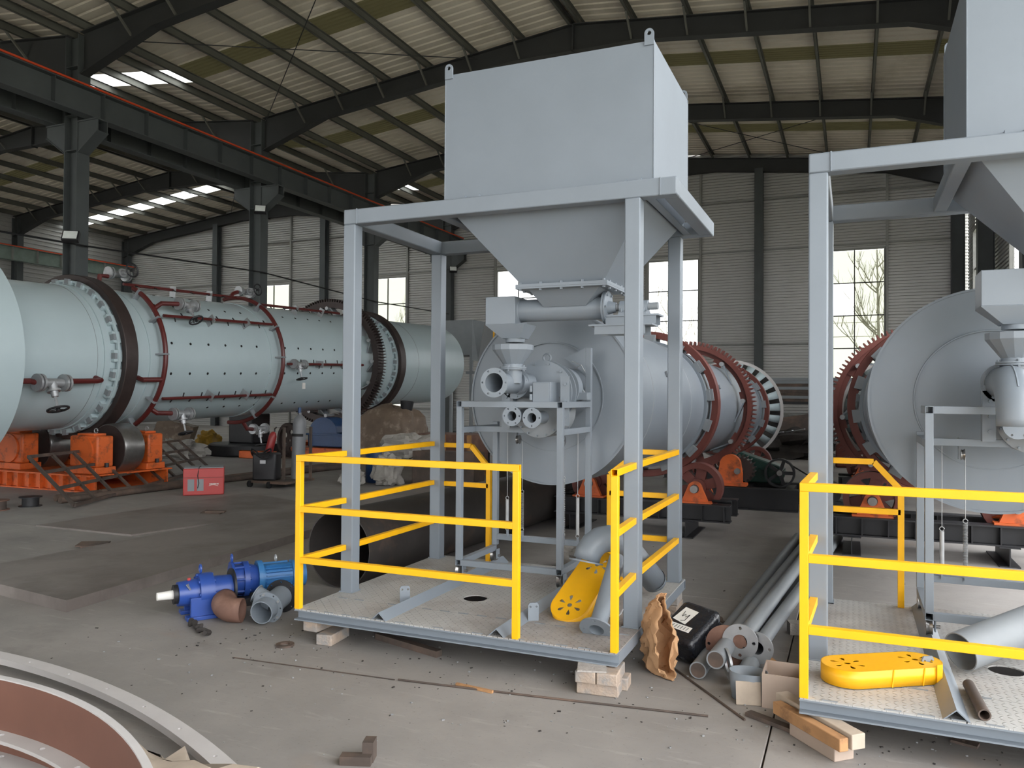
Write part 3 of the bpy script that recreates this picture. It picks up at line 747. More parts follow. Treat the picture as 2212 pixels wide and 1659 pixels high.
# support rollers of the kiln with orange bearing housings on an orange base
def kiln_support(y0, tagw):
    bx0, bx1 = -14.7, -11.42
    b = thing('roller_base', (KX + 0.2, y0, 0), 'orange steel base frame under the kiln ' + tagw, 'frame')
    MB().box(bx0, bx1, y0 - 0.75, y0 - 0.72, 0, 0.26).box(bx0, bx1, y0 + 0.72, y0 + 0.75, 0, 0.26).build('side_web', M['orange'], b, smooth=False)
    MB().box(bx0, bx1, y0 - 0.85, y0 + 0.85, 0.26, 0.285).build('top_plate', M['orange'], b, smooth=False)
    MB().box(bx0, bx1, y0 - 0.85, y0 + 0.85, 0, 0.02).build('bottom_plate', M['orange'], b, smooth=False)
    for k in range(12):
        x = bx0 + 0.1 + k*(bx1 - bx0 - 0.2)/11
        for s_ in (-1, 1): MB().box(x - 0.008, x + 0.008, *sorted((y0 + s_*0.74, y0 + s_*0.84)), 0.02, 0.26).build('rib', M['orange'], b, smooth=False)
    for rx, w in ((-11.8, 'right'), (-13.65, 'left')):
        r = thing('support_roller', (rx, y0, 0.285), 'dark steel support roller in orange bearing blocks, %s one ' % w + tagw, 'roller')
        MB().lathe([(0.1, -0.2), (0.42, -0.2), (0.43, -0.17), (0.43, 0.17), (0.42, 0.2), (0.1, 0.2)], (rx, y0, 0.68), (0, 1, 0), seg=48).build('roller_wheel', M['steel'], r)
        for s_ in (-1, 1): MB().lathe([(0.1, 0), (0.405, 0), (0.405, 0.012), (0.1, 0.012)], (rx, y0 + s_*0.206 - 0.006, 0.68), (0, 1, 0), seg=48).build('side_face', M['tyre'], r)
        MB().tube((rx, y0 - 0.7, 0.68), (rx, y0 + 0.7, 0.68), 0.1, seg=16).build('axle', M['steel'], r)
        for s_ in (-1, 1):
            yc = y0 + s_*0.52
            h = MB().box(rx - 0.33, rx + 0.33, yc - 0.16, yc + 0.16, 0.4, 0.92).build('bearing_block', M['orange'], r, bev=0.03)
            MB().box(rx - 0.2, rx + 0.2, yc - 0.12, yc + 0.12, 0.92, 0.96).build('block_cap', M['orange'], h, bev=0.01)
            MB().box(rx - 0.4, rx + 0.34, yc - 0.2, yc + 0.2, 0.29, 0.4).build('block_foot', M['orange'], h, bev=0.01)
            MB().tube((rx, yc + s_*0.16, 0.66), (rx, yc + s_*0.19, 0.66), 0.25, seg=32).build('end_cover', M['orange'], h)
            for zz in (0.5, 0.7): MB().box(rx + 0.33, rx + 0.345, yc - 0.1, yc + 0.1, zz, zz + 0.02).build('cooling_rib', M['orange'], h)
            ey = MB(); ey.path(arc((rx + 0.1, yc, 1.0), 0.04, 0, 2*pi*0.94, 12, (1, 0, 0), (0, 0, 1)), 0.01, seg=6, closed=False); ey.build('lifting_eye', M['galv'], h)
            for dx in (-0.36, 0.36):
                MB().tube((rx + dx, yc, 0.4), (rx + dx, yc, 0.47), 0.035, seg=6).build('nut', M['black'], h)
kiln_support(9.98, 'at the near tyre')
kiln_support(19.02, 'at the far tyre')

# --- the two grey drums behind the skids
def drum(dx, dy, lab, side, rg=1.025):
    ax = -2.35 + dx; z0 = 1.645
    dz = lambda y: z0 - 0.0265*(y - 6.3 - dy)
    A_ = (ax, dz); d = V(0, 1, -0.0265).normalized(); o = lambda y: (ax, y + dy, dz(y + dy))
    D = thing('rotary_drum', (ax, 12 + dy, 0), lab, 'drum')
    MB().lathe([(0.742, 0), (0.742, 10.9)], o(6.3), d, seg=96, closed=False).build('shell', M['grey'], D)
    MB().lathe([(0.0, 0.012), (0.735, 0.012), (0.735, 0), (0.75, 0), (0.75, 0.012)], o(6.29), d, seg=96, closed=False).build('end_plate', M['grey'], D)
    w = MB()
    w.path([V(ax + 0.46*cos(2*pi*i/90), 6.292 + dy, z0 + 0.46*sin(2*pi*i/90)) for i in range(90)], 0.006, seg=5, closed=True)
    w.build('weld_bead', M['grey'], D)
    for y in (6.9, 8.7): MB().lathe([(0.741, 0), (0.747, 0.006), (0.741, 0.012)], o(y), d, seg=96, closed=False).build('weld_seam', M['greydark'], D)
    for yt in (9.68, 15.9):
        MB().lathe([(0.815, 0), (0.89, -0.004), (0.897, 0.004), (0.897, 0.156), (0.89, 0.164), (0.815, 0.16)], o(yt - 0.08), d, seg=96).build('tyre_ring', M['oxide'], D)
        MB().lathe([(0.742, 0), (0.775, 0), (0.775, 0.34), (0.742, 0.34)], o(yt - 0.18), d, seg=96).build('wear_band', M['grey'], D)
        for k in range(14):
            a = 2*pi*(k + 0.3)/14
            p0 = on(A_, yt + dy - 0.17, 0.79, a); p1 = on(A_, yt + dy + 0.17, 0.79, a)
            MB().bar(p0, p1, 0.12, 0.05, up=(cos(a), 0, sin(a))).build('tyre_pad', M['greydark'], D, smooth=False)
            for s_ in (-0.15, 0.11):
                q = on(A_, yt + dy + s_, 0.815, a)
                MB().bar(q, q + V(0, 0.04, 0), 0.14, 0.07, up=(cos(a), 0, sin(a))).build('stop_block', M['greydark'], D, smooth=False)
    yg = 12.45
    MB().plate(gear_outline(rg - 0.06, rg, int(94*rg)), [circ2(rg - 0.125, 64)], o(yg - 0.08), (1, 0, 0), (0, 0, 1), (0, 1, 0), 0.16).build('girth_gear', M['oxide'], D, smooth=False)
    MB().lathe([(rg - 0.19, 0), (rg - 0.115, 0), (rg - 0.115, 0.03), (rg - 0.19, 0.03)], o(yg - 0.015), d, seg=96).build('gear_web', M['oxide'], D)
    for k in range(8):
        a = 2*pi*(k + 0.15)/8; p0 = on(A_, yg + dy, 0.745, a - 0.42); p1 = on(A_, yg + dy, rg - 0.165, a)
        MB().bar(p0, p1, 0.14, 0.02, up=(cos(a), 0, sin(a))).build('spring_plate', M['grey'], D, smooth=False)
        c = on(A_, yg + dy - 0.13, rg - 0.185, a); MB().tube(c, c + V(0, 0.26, 0), 0.035, seg=10).build('pivot_pin', M['galv'], D)
        c = on(A_, yg + dy, rg - 0.125, a + 0.1); MB().bar(on(A_, yg + dy, rg - 0.225, a + 0.1), c, 0.13, 0.03, up=(0, 1, 0)).build('gear_gusset', M['oxide'], D, smooth=False)
    # slotted discharge crown at the far end
    cr = MB(); n = 24
    prof = [(0.75, 16.9), (1.0, 17.15)]
    for k in range(n):
        a0 = 2*pi*k/n; a1 = a0 + 2*pi/n*0.62
        pts = []
        for (r, y) in prof: pts += [on(A_, y + dy, r, a0), on(A_, y + dy, r, a1)]
        cr.add(pts, [(0, 1, 3, 2)])
    cr.build('slotted_crown', M['bluegrey'], D, solid=0.012)
    MB().lathe([(1.0, 0), (1.06, 0), (1.06, 0.05), (1.0, 0.05)], o(17.13), d, seg=64).build('crown_rim', M['primer'], D)
    MB().lathe([(1.04, 0), (0.75, 0.55), (0.0, 0.55)], o(17.18), d, seg=64, closed=False).build('discharge_cone', M['primer'], D)
    for yb in (7.6, 10.9):   # inspection bolts on the shell
        a = radians(20); p = on(A_, yb + dy, 0.742, a); MB().tube(p, on(A_, yb + dy, 0.765, a), 0.03, seg=8).build('plug', M['greydark'], D)
    # roller stations
    for yt, far in ((9.68, 'near'), (15.9, 'far')):
        y = yt + dy; zt = dz(y) - 0.993
        lift = zt - 0.565
        B = thing('roller_beam', (ax, y, 0), 'black steel cross beam on short feet under the %s tyre of the %s drum' % (far, side), 'beam')
        zb = 0.4 + lift                                   # top of the cross beams
        for s_ in (-1, 1):
            m = MB(); yc = y + s_*0.3
            m.box(ax - 1.07, ax + 1.07, yc - 0.09, yc + 0.09, zb - 0.2, zb - 0.185).box(ax - 1.07, ax + 1.07, yc - 0.09, yc + 0.09, zb - 0.015, zb).box(ax - 1.07, ax + 1.07, yc - 0.006, yc + 0.006, zb - 0.185, zb - 0.015)
            m.build('side_beam', M['black'], B, smooth=False)
            for k in range(9):
                x = ax - 1.0 + k*0.25; MB().box(x - 0.006, x + 0.006, yc - 0.085, yc + 0.085, zb - 0.185, zb - 0.015).build('stiffener', M['black'], B, smooth=False)
        for xx in (ax - 0.85, ax + 0.57):
            m = MB(); m.box(xx - 0.09, xx + 0.09, y - 0.42, y + 0.42, zb - 0.212, zb - 0.2).box(xx - 0.09, xx + 0.09, y - 0.42, y + 0.42, 0.0, 0.012).box(xx - 0.006, xx + 0.006, y - 0.42, y + 0.42, 0.012, zb - 0.212)
            m.build('foot', M['black'], B, smooth=False)
        for s_, w in ((1, 'right'), (-1, 'left')):
            rx = ax + s_*0.65
            r = thing('support_roller', (rx, y, zb), 'red-brown spoked support roller with orange stand, %s side of the %s tyre, %s drum' % (w, far, side), 'roller')
            prof = [(0.225, -0.09), (0.29, -0.09), (0.29, 0.09), (0.225, 0.09)]
            wh = MB().lathe(prof, (rx, y, zt), (0, 1, 0), seg=40).build('rim', M['oxide'], r)
            MB().lathe([(0.05, -0.1), (0.1, -0.1), (0.1, 0.1), (0.05, 0.1)], (rx, y, zt), (0, 1, 0), seg=24).build('hub', M['oxide'], r)
            for k in range(6):
                a = k*pi/3 + 0.3
                MB().bar((rx + 0.09*cos(a), y, zt + 0.09*sin(a)), (rx + 0.235*cos(a), y, zt + 0.235*sin(a)), 0.12, 0.1, up=(0, 1, 0)).build('spoke', M['oxide'], r, smooth=False)
            MB().tube((rx, y - 0.34, zt), (rx, y + 0.34, zt), 0.045, seg=16).build('axle', M['steel'], r)
            for q in (-1, 1):
                yc = y + q*0.25
                out = [(-0.15, zb - zt), (-0.15, zb + 0.025 - zt)] + [(0.085*cos(t), 0.085*sin(t)) for t in [pi*0.95 - i*pi*0.9/10 for i in range(11)]] + [(0.15, zb + 0.025 - zt), (0.15, zb - zt)]
                st = MB().plate(out, [circ2(0.047, 16)], (rx, yc - 0.03, zt), (1, 0, 0), (0, 0, 1), (0, 1, 0), 0.06).build('stand', M['orange'], r)
                MB().box(rx - 0.2, rx + 0.2, yc - 0.07, yc + 0.07, zb, zb + 0.02).build('stand_foot', M['orange'], st, smooth=False)
                MB().tube((rx, yc - 0.034, zt), (rx, yc + 0.034, zt), 0.052, seg=16).build('bushing', M['black'], st)
            for dxx in (0.24, 0.3):
                MB().tube((rx + s_*0.2, y - 0.25, zb + 0.03), (rx + s_*(0.12 + dxx), y - 0.25, zb + 0.03), 0.018, seg=8).build('jack_bolt', M['black'], r)
    return D
drum(0, 0, 'long grey rotary drum with red-brown gear behind the middle skid', 'middle')
drum(3.2, -0.25, 'long grey rotary drum with red-brown gear behind the right skid', 'right', rg=1.165)

# drive of the middle drum: pinion, orange bearing, green gearbox, pulley
p = thing('drive_pinion', (-1.7, 12.45, 0.35), 'dark toothed pinion in an orange bearing under the middle drum gear', 'gear')
MB().plate(gear_outline(0.18, 0.22, 20), [circ2(0.04, 12)], (-1.55, 12.33, 0.55), (1, 0, 0), (0, 0, 1), (0, 1, 0), 0.24).build('pinion', M['tyre'], p, smooth=False)
MB().tube((-1.55, 12.0, 0.55), (-1.55, 12.95, 0.55), 0.045).build('shaft', M['steel'], p)
b_ = MB().plate([(-0.17, -0.2), (-0.17, -0.02)] + [(0.15*cos(t), 0.1 + 0.15*sin(t)) for t in [pi - i*pi/12 for i in range(13)]] + [(0.17, -0.02), (0.17, -0.2)], [], (-1.66, 12.05, 0.54), (1, 0, 0), (0, 0, 1), (0, 1, 0), 0.14).build('bearing', M['orange'], p)
MB().box(-1.9, -1.42, 12.0, 12.24, 0.33, 0.37).build('bearing_foot', M['orange'], b_, smooth=False)
gb = thing('gearbox', (-1.35, 12.95, 0.32), 'dark green gearbox with black belt pulley beside the middle drum', 'gearbox')
MB().plate([(-0.42, 0.0), (-0.42, 0.38), (-0.3, 0.46), (0.28, 0.27), (0.36, 0.16), (0.3, 0.0)], [], (-1.3, 12.75, 0.32), (1, 0, 0), (0, 0, 1), (0, 1, 0), 0.4).build('case', M['green'], gb, bev=0.02)
MB().box(-1.7, -0.96, 12.72, 13.18, 0.5, 0.525).build('split_flange', M['green'], gb, smooth=False)
for x in (-1.6, -1.3, -1.05): MB().tube((x, 12.7, 0.525), (x, 12.7, 0.56), 0.02, seg=6).build('bolt', M['green'], gb)
pu = MB().lathe([(0.19, -0.06), (0.22, -0.06), (0.22, 0.06), (0.19, 0.06)], (-1.0, 12.6, 0.5), (0, 1, 0), seg=40).build('pulley', M['black'], gb)
for k in range(5):
    a = k*2*pi/5; MB().bar((-1.0, 12.6, 0.5), (-1.0 + 0.2*cos(a), 12.6, 0.5 + 0.2*sin(a)), 0.05, 0.03, up=(0, 1, 0)).build('spoke', M['black'], pu, smooth=False)
MB().tube((-1.0, 12.52, 0.5), (-1.0, 12.8, 0.5), 0.04).build('input_shaft', M['steel'], gb)
fr = thing('machine_bed', (-1.4, 12.5, 0), 'low black steel frame under the green gearbox', 'frame')
for y0 in (11.95, 12.95): MB().box(-2.3, -0.7, y0, y0 + 0.16, 0, 0.02).box(-2.3, -0.7, y0, y0 + 0.16, 0.3, 0.32).box(-2.3, -0.7, y0 + 0.075, y0 + 0.085, 0.02, 0.3).build('side_beam', M['black'], fr, smooth=False)
for x0 in (-2.2, -1.5, -0.9): MB().box(x0, x0 + 0.12, 12.11, 12.95, 0.05, 0.3).build('cross_member', M['black'], fr, smooth=False)
m = MB().path([(-1.0, 12.6, 0.72), (-0.35, 12.62, 0.33)], 0.012, seg=6)
m.path([(-1.0, 12.6, 0.28), (-0.4, 12.62, 0.16)], 0.012, seg=6)
tag(m.build('drive_belt', M['rubber'], None), 'thin black drive belt running from the green gearbox pulley to the motor', 'belt')
mo = thing('drive_motor', (-0.3, 12.62, 0), 'small dark electric motor on the floor behind the right skid post', 'motor')
MB().tube((-0.28, 12.75, 0.22), (-0.28, 13.15, 0.22), 0.14, seg=20).build('body', M['black'], mo)
MB().tube((-0.3, 12.56, 0.22), (-0.3, 12.7, 0.22), 0.09, seg=20).build('pulley', M['black'], mo)
MB().box(-0.45, -0.1, 12.75, 13.15, 0, 0.09).build('foot', M['black'], mo)
# ------------------------------------------------------------------ the two burner skids
def skid(dx, dy, side, front):
    X = lambda x: x + dx
    Y = lambda y: y + dy
    P = lambda x, y, z: (x + dx, y + dy, z)
    yf = 4.29 + front                                     # front edge
    zd = 0.22
    # ---- platform with posts, top frame and yellow handrails
    S = thing('burner_skid', P(-2.3, 5.2, 0), 'grey steel skid frame with tread-plate deck and yellow handrails, %s of the two' % side, 'skid frame')
    g = M['grey']
    x0, x1, yr = -3.42, -1.2, 6.26
    def B(n, a, b, c, d, e, f, m=g, bev=0.003, par=None): return MB().box(X(a), X(b), Y(c), Y(d), e, f).build(n, m, par or S, bev=bev)
    # edge channels (web and two lips)
    for nm, (a, b, c, d), ax in (('front', (x0, x1, yf, yf + 0.05), 'x'), ('rear', (x0, x1, yr - 0.05, yr), 'x'), ('left', (x0, x0 + 0.05, yf + 0.05, yr - 0.05), 'y'), ('right', (x1 - 0.05, x1, yf + 0.05, yr - 0.05), 'y')):
        m = MB(); m.box(X(a), X(b), Y(c), Y(d), zd - 0.014, zd - 0.007); m.box(X(a), X(b), Y(c), Y(d), zd - 0.075, zd - 0.067)
        if nm == 'front': m.box(X(a), X(b), Y(d - 0.007), Y(d), zd - 0.067, zd - 0.014)
        if nm == 'rear': m.box(X(a), X(b), Y(d - 0.007), Y(d), zd - 0.067, zd - 0.014)
        if nm == 'left': m.box(X(a), X(a + 0.007), Y(c), Y(d), zd - 0.067, zd - 0.014)
        if nm == 'right': m.box(X(b - 0.007), X(b), Y(c), Y(d), zd - 0.067, zd - 0.014)
        m.build('edge_channel', g, S, smooth=False)
    for x in (-2.9, -2.3, -1.75): B('floor_joist', x - 0.03, x + 0.03, yf + 0.05, yr - 0.05, zd - 0.075, zd - 0.008, bev=0)
    # tread plates
    gp = 0.0025; ysm = yf + 0.36
    xs_ = [x0, -2.72, -1.96, x1]; ys_ = [yf, ysm, yr]
    for i in range(3):
        for j in range(2):
            a, b, c, d = xs_[i] + gp, xs_[i+1] - gp, ys_[j] + gp, ys_[j+1] - gp
            holes = []
            if i == 1 and j == 1: holes = [[(-2.44 - a + 0.085*cos(t), 5.04 - c + 0.085*sin(t)) for t in [2*pi*k/28 for k in range(28)]]]
            MB().plate([(0, 0), (b - a, 0), (b - a, d - c), (0, d - c)], holes, P(a, c, zd - 0.007), (1, 0, 0), (0, 1, 0), (0, 0, 1), 0.007).build('tread_plate', M['deck'], S, smooth=False)
    rnd = random.Random(int(dx*10) + 3)
    for k in range(16):    # stitch welds along the front edge and the seam
        xx = x0 + 0.1 + k*0.135
        for yy in (yf + 0.012, ysm):
            if rnd.random() < 0.75:
                MB().bar(P(xx, yy, zd + 0.0015), P(xx + 0.07, yy + rnd.uniform(-.004, .004), zd + 0.0015), 0.008, 0.005).build('stitch_weld', M['greydark'], S, smooth=False)
    # columns and top frame
    for (a, c) in ((x0 + 0.01, 4.79), (-1.305, 4.79), (x0 + 0.01, 6.1), (-1.315, 6.1)):
        B('post', a, a + 0.1, c, c + 0.1, zd, 2.89, bev=0.008)
        m = MB(); m.path([P(a - .003, c - .003, zd + .003), P(a + .103, c - .003, zd + .003), P(a + .103, c + .103, zd + .003), P(a - .003, c + .103, zd + .003)], 0.006, seg=5, closed=True)
        m.build('foot_weld', g, S)
    B('top_beam', -3.41, -0.98, 4.79, 4.89, 2.89, 3.0, bev=0.008)
    B('top_beam', -3.41, -0.98, 6.11, 6.21, 2.89, 3.0, bev=0.008)
    B('top_beam', -3.41, -3.31, 4.89, 6.11, 2.89, 3.0, bev=0.008)
    B('top_beam', -1.08, -0.98, 4.89, 6.11, 2.89, 3.0, bev=0.008)
    for xx in (-3.405 + 0.11, -1.15 + 0.07):
        m = MB(); m.path([P(xx, 4.787, 2.89), P(xx, 4.787, 2.945), P(xx, 4.787, 3.0)], 0.005, seg=5); m.build('beam_weld', g, S)
    B('hopper_bearer', -2.69, -2.61, 4.89, 6.11, 2.9, 2.99, bev=0.005)
    MB().box(X(-1.2), X(-1.195), Y(4.89), Y(6.11), 2.9, 2.99).box(X(-1.2), X(-1.14), Y(4.89), Y(6.11), 2.9, 2.906).build('hopper_bearer', g, S, smooth=False)
    # handrails: 40 mm square tube, open ends
    yl = M['yellow']
    def R(n, p, q):
        o = MB().sqtube(P(*p), P(*q), 0.04).build(n, yl, S, bev=0.002); o['label'] = 'yellow square-tube handrail'; return o
    zr = (1.225, 0.885, 0.545); yc = yf + 0.02
    for x in (-3.4, -1.82): R('rail_post', (x, yc, zd), (x, yc, 1.205))
    for z in zr: R('handrail', (-3.42 if z > 1 else -3.38, yc, z), (-1.80 if z > 1 else -1.84, yc, z))
    R('rail_post', (-1.22, yc, zd), (-1.22, yc, 1.205))
    for z in zr:
        R('handrail', (-3.4, yc + 0.02, z), (-3.38, 4.79, z)); R('handrail', (-3.38, 4.89, z), (-3.38, 6.1, z))
        R('handrail', (-1.22, yf if z > 1 else yc + 0.02, z), (-1.24, 4.79, z)); R('handrail', (-1.24, 4.89, z), (-1.24, 6.1, z))
    yb = 6.2
    for xa, xb, xc in ((-3.31, -3.05, -2.88), (-1.31, -1.56, -1.80)):
        R('handrail', (xa, yb, 1.21), (xb, yb, 1.21)); R('handrail', (xb, yb, 1.21), (xc, yb, 1.02))
        R('rail_post', (xc, yb, zd), (xc, yb, 1.02))
        for z in (0.87, 0.53) if xa > -2 else (0.87,): R('handrail', (xa, yb, z), (xc, yb, z))
    # inverted-angle rails for the trolley and the two stop brackets
    for xr in (-2.76, -1.94):
        m = MB()
        for s_ in (-1, 1):
            m.add([P(xr, yf, zd + 0.05), P(xr, yr - 0.02, zd + 0.05), P(xr + s_*0.055, yr - 0.02, zd), P(xr + s_*0.055, yf, zd),
                   P(xr, yf, zd + 0.043), P(xr, yr - 0.02, zd + 0.043), P(xr + s_*0.048, yr - 0.02, zd), P(xr + s_*0.048, yf, zd)],
                  [(0, 1, 2, 3), (7, 6, 5, 4), (0, 3, 7, 4), (1, 5, 6, 2)])
        m.build('trolley_rail', g, S, smooth=False)
    for xb_, yb_ in ((-2.83, 4.73), (-1.86, 4.69)):
        out = [(-.035, 0), (.035, 0), (.035, .1), (.025, .115), (-.025, .115), (-.035, .1)]
        MB().plate(out, [[(hx + .007*cos(t), .09 + .007*sin(t)) for t in [2*pi*k/10 for k in range(10)]] for hx in (-.02, .02)], P(xb_, yb_, zd), (0.8, 0.6, 0), (0, 0, 1), (-0.6, 0.8, 0), 0.008).build('stop_bracket', g, S, smooth=False)
    # ---- hopper
    H = thing('feed_hopper', P(-1.89, 5.45, 2.99), 'large grey box hopper with lifting lugs and tapered base on the %s skid' % side, 'hopper')
    a, b, c, d = -2.635, -1.148, 4.9, 6.005
    m = MB(); t = 0.006; z0, z1 = 3.0, 3.905
    m.box(X(a), X(b), Y(c), Y(c+t), z0, z1).box(X(a), X(b), Y(d-t), Y(d), z0, z1).box(X(a), X(a+t), Y(c+t), Y(d-t), z0, z1).box(X(b-t), X(b), Y(c+t), Y(d-t), z0, z1)
    m.build('bin', g, H, smooth=False)
    for xx in (a, b):
        for yy in (c, d): MB().tube(P(xx, yy, z0), P(xx, yy, z1), 0.004, seg=6).build('corner_weld', g, H)
    for xx, yy in ((a + 0.03, c), (b - 0.03, c), (a + 0.03, d - t), (b - 0.03, d - t)):
        out = [(-.03, -.03), (.03, -.03), (.03, .045)] + [(.03*cos(q), .045 + .03*sin(q)) for q in [pi*k/10 for k in range(1, 10)]] + [(-.03, .045)]
        MB().plate(out, [[(.014*cos(q), .045 + .014*sin(q)) for q in [2*pi*k/14 for k in range(14)]]], P(xx, yy - 0.012, z1), (1, 0, 0), (0, 0, 1), (0, 1, 0), 0.012).build('lifting_lug', g, H)
    def frustum(n, top, bot, par, mt=g, open_=True):
        (ax_, bx_, cy, dy_, z_), (a2, b2, c2, d2, z2) = top, bot
        m = MB(); m.add([P(ax_, cy, z_), P(bx_, cy, z_), P(bx_, dy_, z_), P(ax_, dy_, z_), P(a2, c2, z2), P(b2, c2, z2), P(b2, d2, z2), P(a2, d2, z2)],
                        [(0, 1, 5, 4), (1, 2, 6, 5), (2, 3, 7, 6), (3, 0, 4, 7)])
        return m.build(n, mt, par, smooth=False, solid=0.005)
    frustum('cone', (a, b, c, d, 3.0), (-2.17, -1.57, 5.22, 5.68, 2.44), H)
    fl = MB()
    for bb in ((-2.21, -1.53, 5.18, 5.22), (-2.21, -1.53, 5.68, 5.72), (-2.21, -2.17, 5.22, 5.68), (-1.57, -1.53, 5.22, 5.68)): fl.box(X(bb[0]), X(bb[1]), Y(bb[2]), Y(bb[3]), 2.425, 2.445)
    F = fl.build('outlet_flange', g, H, smooth=False)
    for k in range(5):
        xx = -2.18 + k*0.155
        for yy in (5.2, 5.7): MB().tube(P(xx, yy, 2.4), P(xx, yy, 2.46), 0.012, seg=6).build('bolt', g, F)
    for k in range(3):
        yy = 5.3 + k*0.15
        for xx in (-2.19, -1.55): MB().tube(P(xx, yy, 2.4), P(xx, yy, 2.46), 0.012, seg=6).build('bolt', g, F)
    for xx, w in ((-2.47, .012), (-2.38, .03), (-1.33, .012), (-1.25, .03)):
        MB().box(X(xx), X(xx + w), Y(4.86), Y(4.9), 3.0, 3.035).build('base_clip', g, H, smooth=False)
    # ---- screw conveyor under the hopper
    W = thing('screw_conveyor', P(-1.95, 5.45, 2.2), 'grey screw feeder tube with drop box under the %s hopper' % side, 'conveyor')
    zt, yt, rt = 2.285, 5.45, 0.083
    frustum('throat', (-2.14, -1.6, 5.25, 5.66, 2.425), (-2.06, -1.74, 5.36, 5.54, 2.3), W)
    MB().box(X(-2.21), X(-1.53), Y(5.18), Y(5.72), 2.412, 2.424).build('throat_flange', g, W, smooth=False)
    MB().tube(P(-2.3, yt, zt), P(-1.62, yt, zt), rt, seg=32).build('tube', g, W)
    MB().lathe([(0.03, 0), (0.118, 0), (0.118, 0.014), (0.03, 0.014)], P(-1.625, yt, zt), (1, 0, 0), seg=32).build('end_flange', g, W)
    MB().lathe([(0.03, 0), (0.118, 0), (0.118, 0.012), (0.03, 0.012)], P(-1.609, yt, zt), (1, 0, 0), seg=32).build('end_flange', g, W)
    for k in range(6):
        q = k*pi/3; MB().tube(P(-1.6, yt + 0.1*cos(q), zt + 0.1*sin(q)), P(-1.585, yt + 0.1*cos(q), zt + 0.1*sin(q)), 0.009, seg=6).build('bolt', g, W)
    MB().tube(P(-1.6, yt, zt), P(-1.24, yt, zt), 0.026, seg=16).build('shaft', M['greydark'], W)
    MB().tube(P(-1.6, yt, zt), P(-1.54, yt, zt), 0.05, 0.035, seg=16).build('gland', g, W)
    for xx in (-1.49, -1.33):
        pb = MB().plate([(-.07, -.06), (.07, -.06), (.07, -.045), (.045, -.03)] + [(.045*cos(q), .045*sin(q)) for q in [pi*k/10 for k in range(0, 11)]] + [(-.045, -.03), (-.07, -.045)], [circ2(.026, 14)], P(xx - .02, yt, zt), (0, 1, 0), (0, 0, 1), (1, 0, 0), 0.04).build('pillow_block', g, W)
        for q in (-.055, .055): MB().tube(P(xx, yt + q, zt - .045), P(xx, yt + q, zt - .015), 0.008, seg=6).build('bolt', g, pb)
    m = MB(); m.box(X(-1.61), X(-1.22), Y(yt - .08), Y(yt + .08), zt - .072, zt - .06); m.box(X(-1.6), X(-1.24), Y(yt - .07), Y(yt - .064), zt - .13, zt - .072); m.box(X(-1.6), X(-1.24), Y(yt + .064), Y(yt + .07), zt - .13, zt - .072)
    m.build('bearing_bracket', g, W, smooth=False)
    m = MB(); m.box(X(-1.7), X(-1.25), Y(yt - .15), Y(yt + .05), zt - .142, zt - .13); m.box(X(-1.66), X(-1.3), Y(yt - .14), Y(yt - .13), zt - .2, zt - .142); m.box(X(-1.66), X(-1.3), Y(yt + .03), Y(yt + .04), zt - .2, zt - .142)
    m.build('motor_mount', g, W, smooth=False)
    MB().box(X(-2.515), X(-2.275), Y(5.33), Y(5.57), 2.18, 2.385).build('drop_box', g, W, bev=0.004)
    MB().lathe([(0.083, -0.004), (0.09, 0), (0.083, 0.008)], P(-2.277, yt, zt), (1, 0, 0), seg=24, closed=False).build('tube_weld', g, W)
    frustum('drop_chute', (-2.515, -2.2, 5.33, 5.57, 2.18), (-2.4, -2.25, 5.38, 5.53, 2.08), W)
    MB().lathe([(0.062, 0), (0.072, 0), (0.076, 0.045), (0.066, 0.045)], P(-2.325, 5.455, 2.05), (0, 0, 1), seg=24).build('spout', g, W)
    # ---- burner: funnel, inlet tee, housing, air flanges
    U = thing('burner', P(-2.2, 5.7, 1.6), 'grey coal burner with funnel, round flanges and housing on the %s trolley' % side, 'burner')
    xf, yfu = -2.33, 5.43
    MB().lathe([(0.148, 0), (0.155, 0), (0.155, -0.038), (0.075, -0.145), (0.067, -0.145), (0.147, -0.036)], P(xf, yfu, 2.03), (0, 0, 1), seg=14).build('funnel', g, U, smooth=False)
    MB().lathe([(0.067, 0), (0.075, 0), (0.075, -0.03), (0.067, -0.03)], P(xf, yfu, 1.887), (0, 0, 1), seg=24).build('funnel_neck', g, U)
    for z in (1.845, 1.857): MB().flange(P(xf, yfu, z), (0, 0, 1), 0.1, 0.06, 0.009, nb=4, rb=0.086, hb=0.008).build('inlet_flange', g, U)
    for k in range(4):
        q = k*pi/2; MB().tube(P(xf + .086*cos(q), yfu + .086*sin(q), 1.835), P(xf + .086*cos(q), yfu + .086*sin(q), 1.878), 0.009, seg=6).build('bolt', g, U)
    zx = 1.745
    MB().lathe([(0.06, 0), (0.066, 0), (0.066, 0.1), (0.06, 0.1)], P(xf, yfu, zx), (0, 0, 1), seg=24).build('inlet_pipe', g, U)
    if dx == 0:
        MB().lathe([(0.07, 0), (0.078, 0), (0.078, 0.36), (0.07, 0.36)], P(-2.375, 5.2, zx), (0, 1, 0), seg=32).build('primary_air_pipe', g, U)
        MB().flange(P(-2.375, 5.186, zx), (0, 1, 0), 0.108, 0.07, 0.014, nb=6, rb=0.092, hb=0.008).build('air_flange', g, U)
    else:
        pts = arc(P(-2.37, 5.36, zx - 0.2), 0.2, pi/2, pi, 10, (0, 1, 0), (0, 0, 1))
        pts = [V(X(-2.37), Y(5.56), zx)] + pts + [V(X(-2.37), Y(5.16), zx - 0.24)]
        MB().path(pts, 0.095, seg=28, caps=False).build('down_elbow', g, U, solid=0.006)
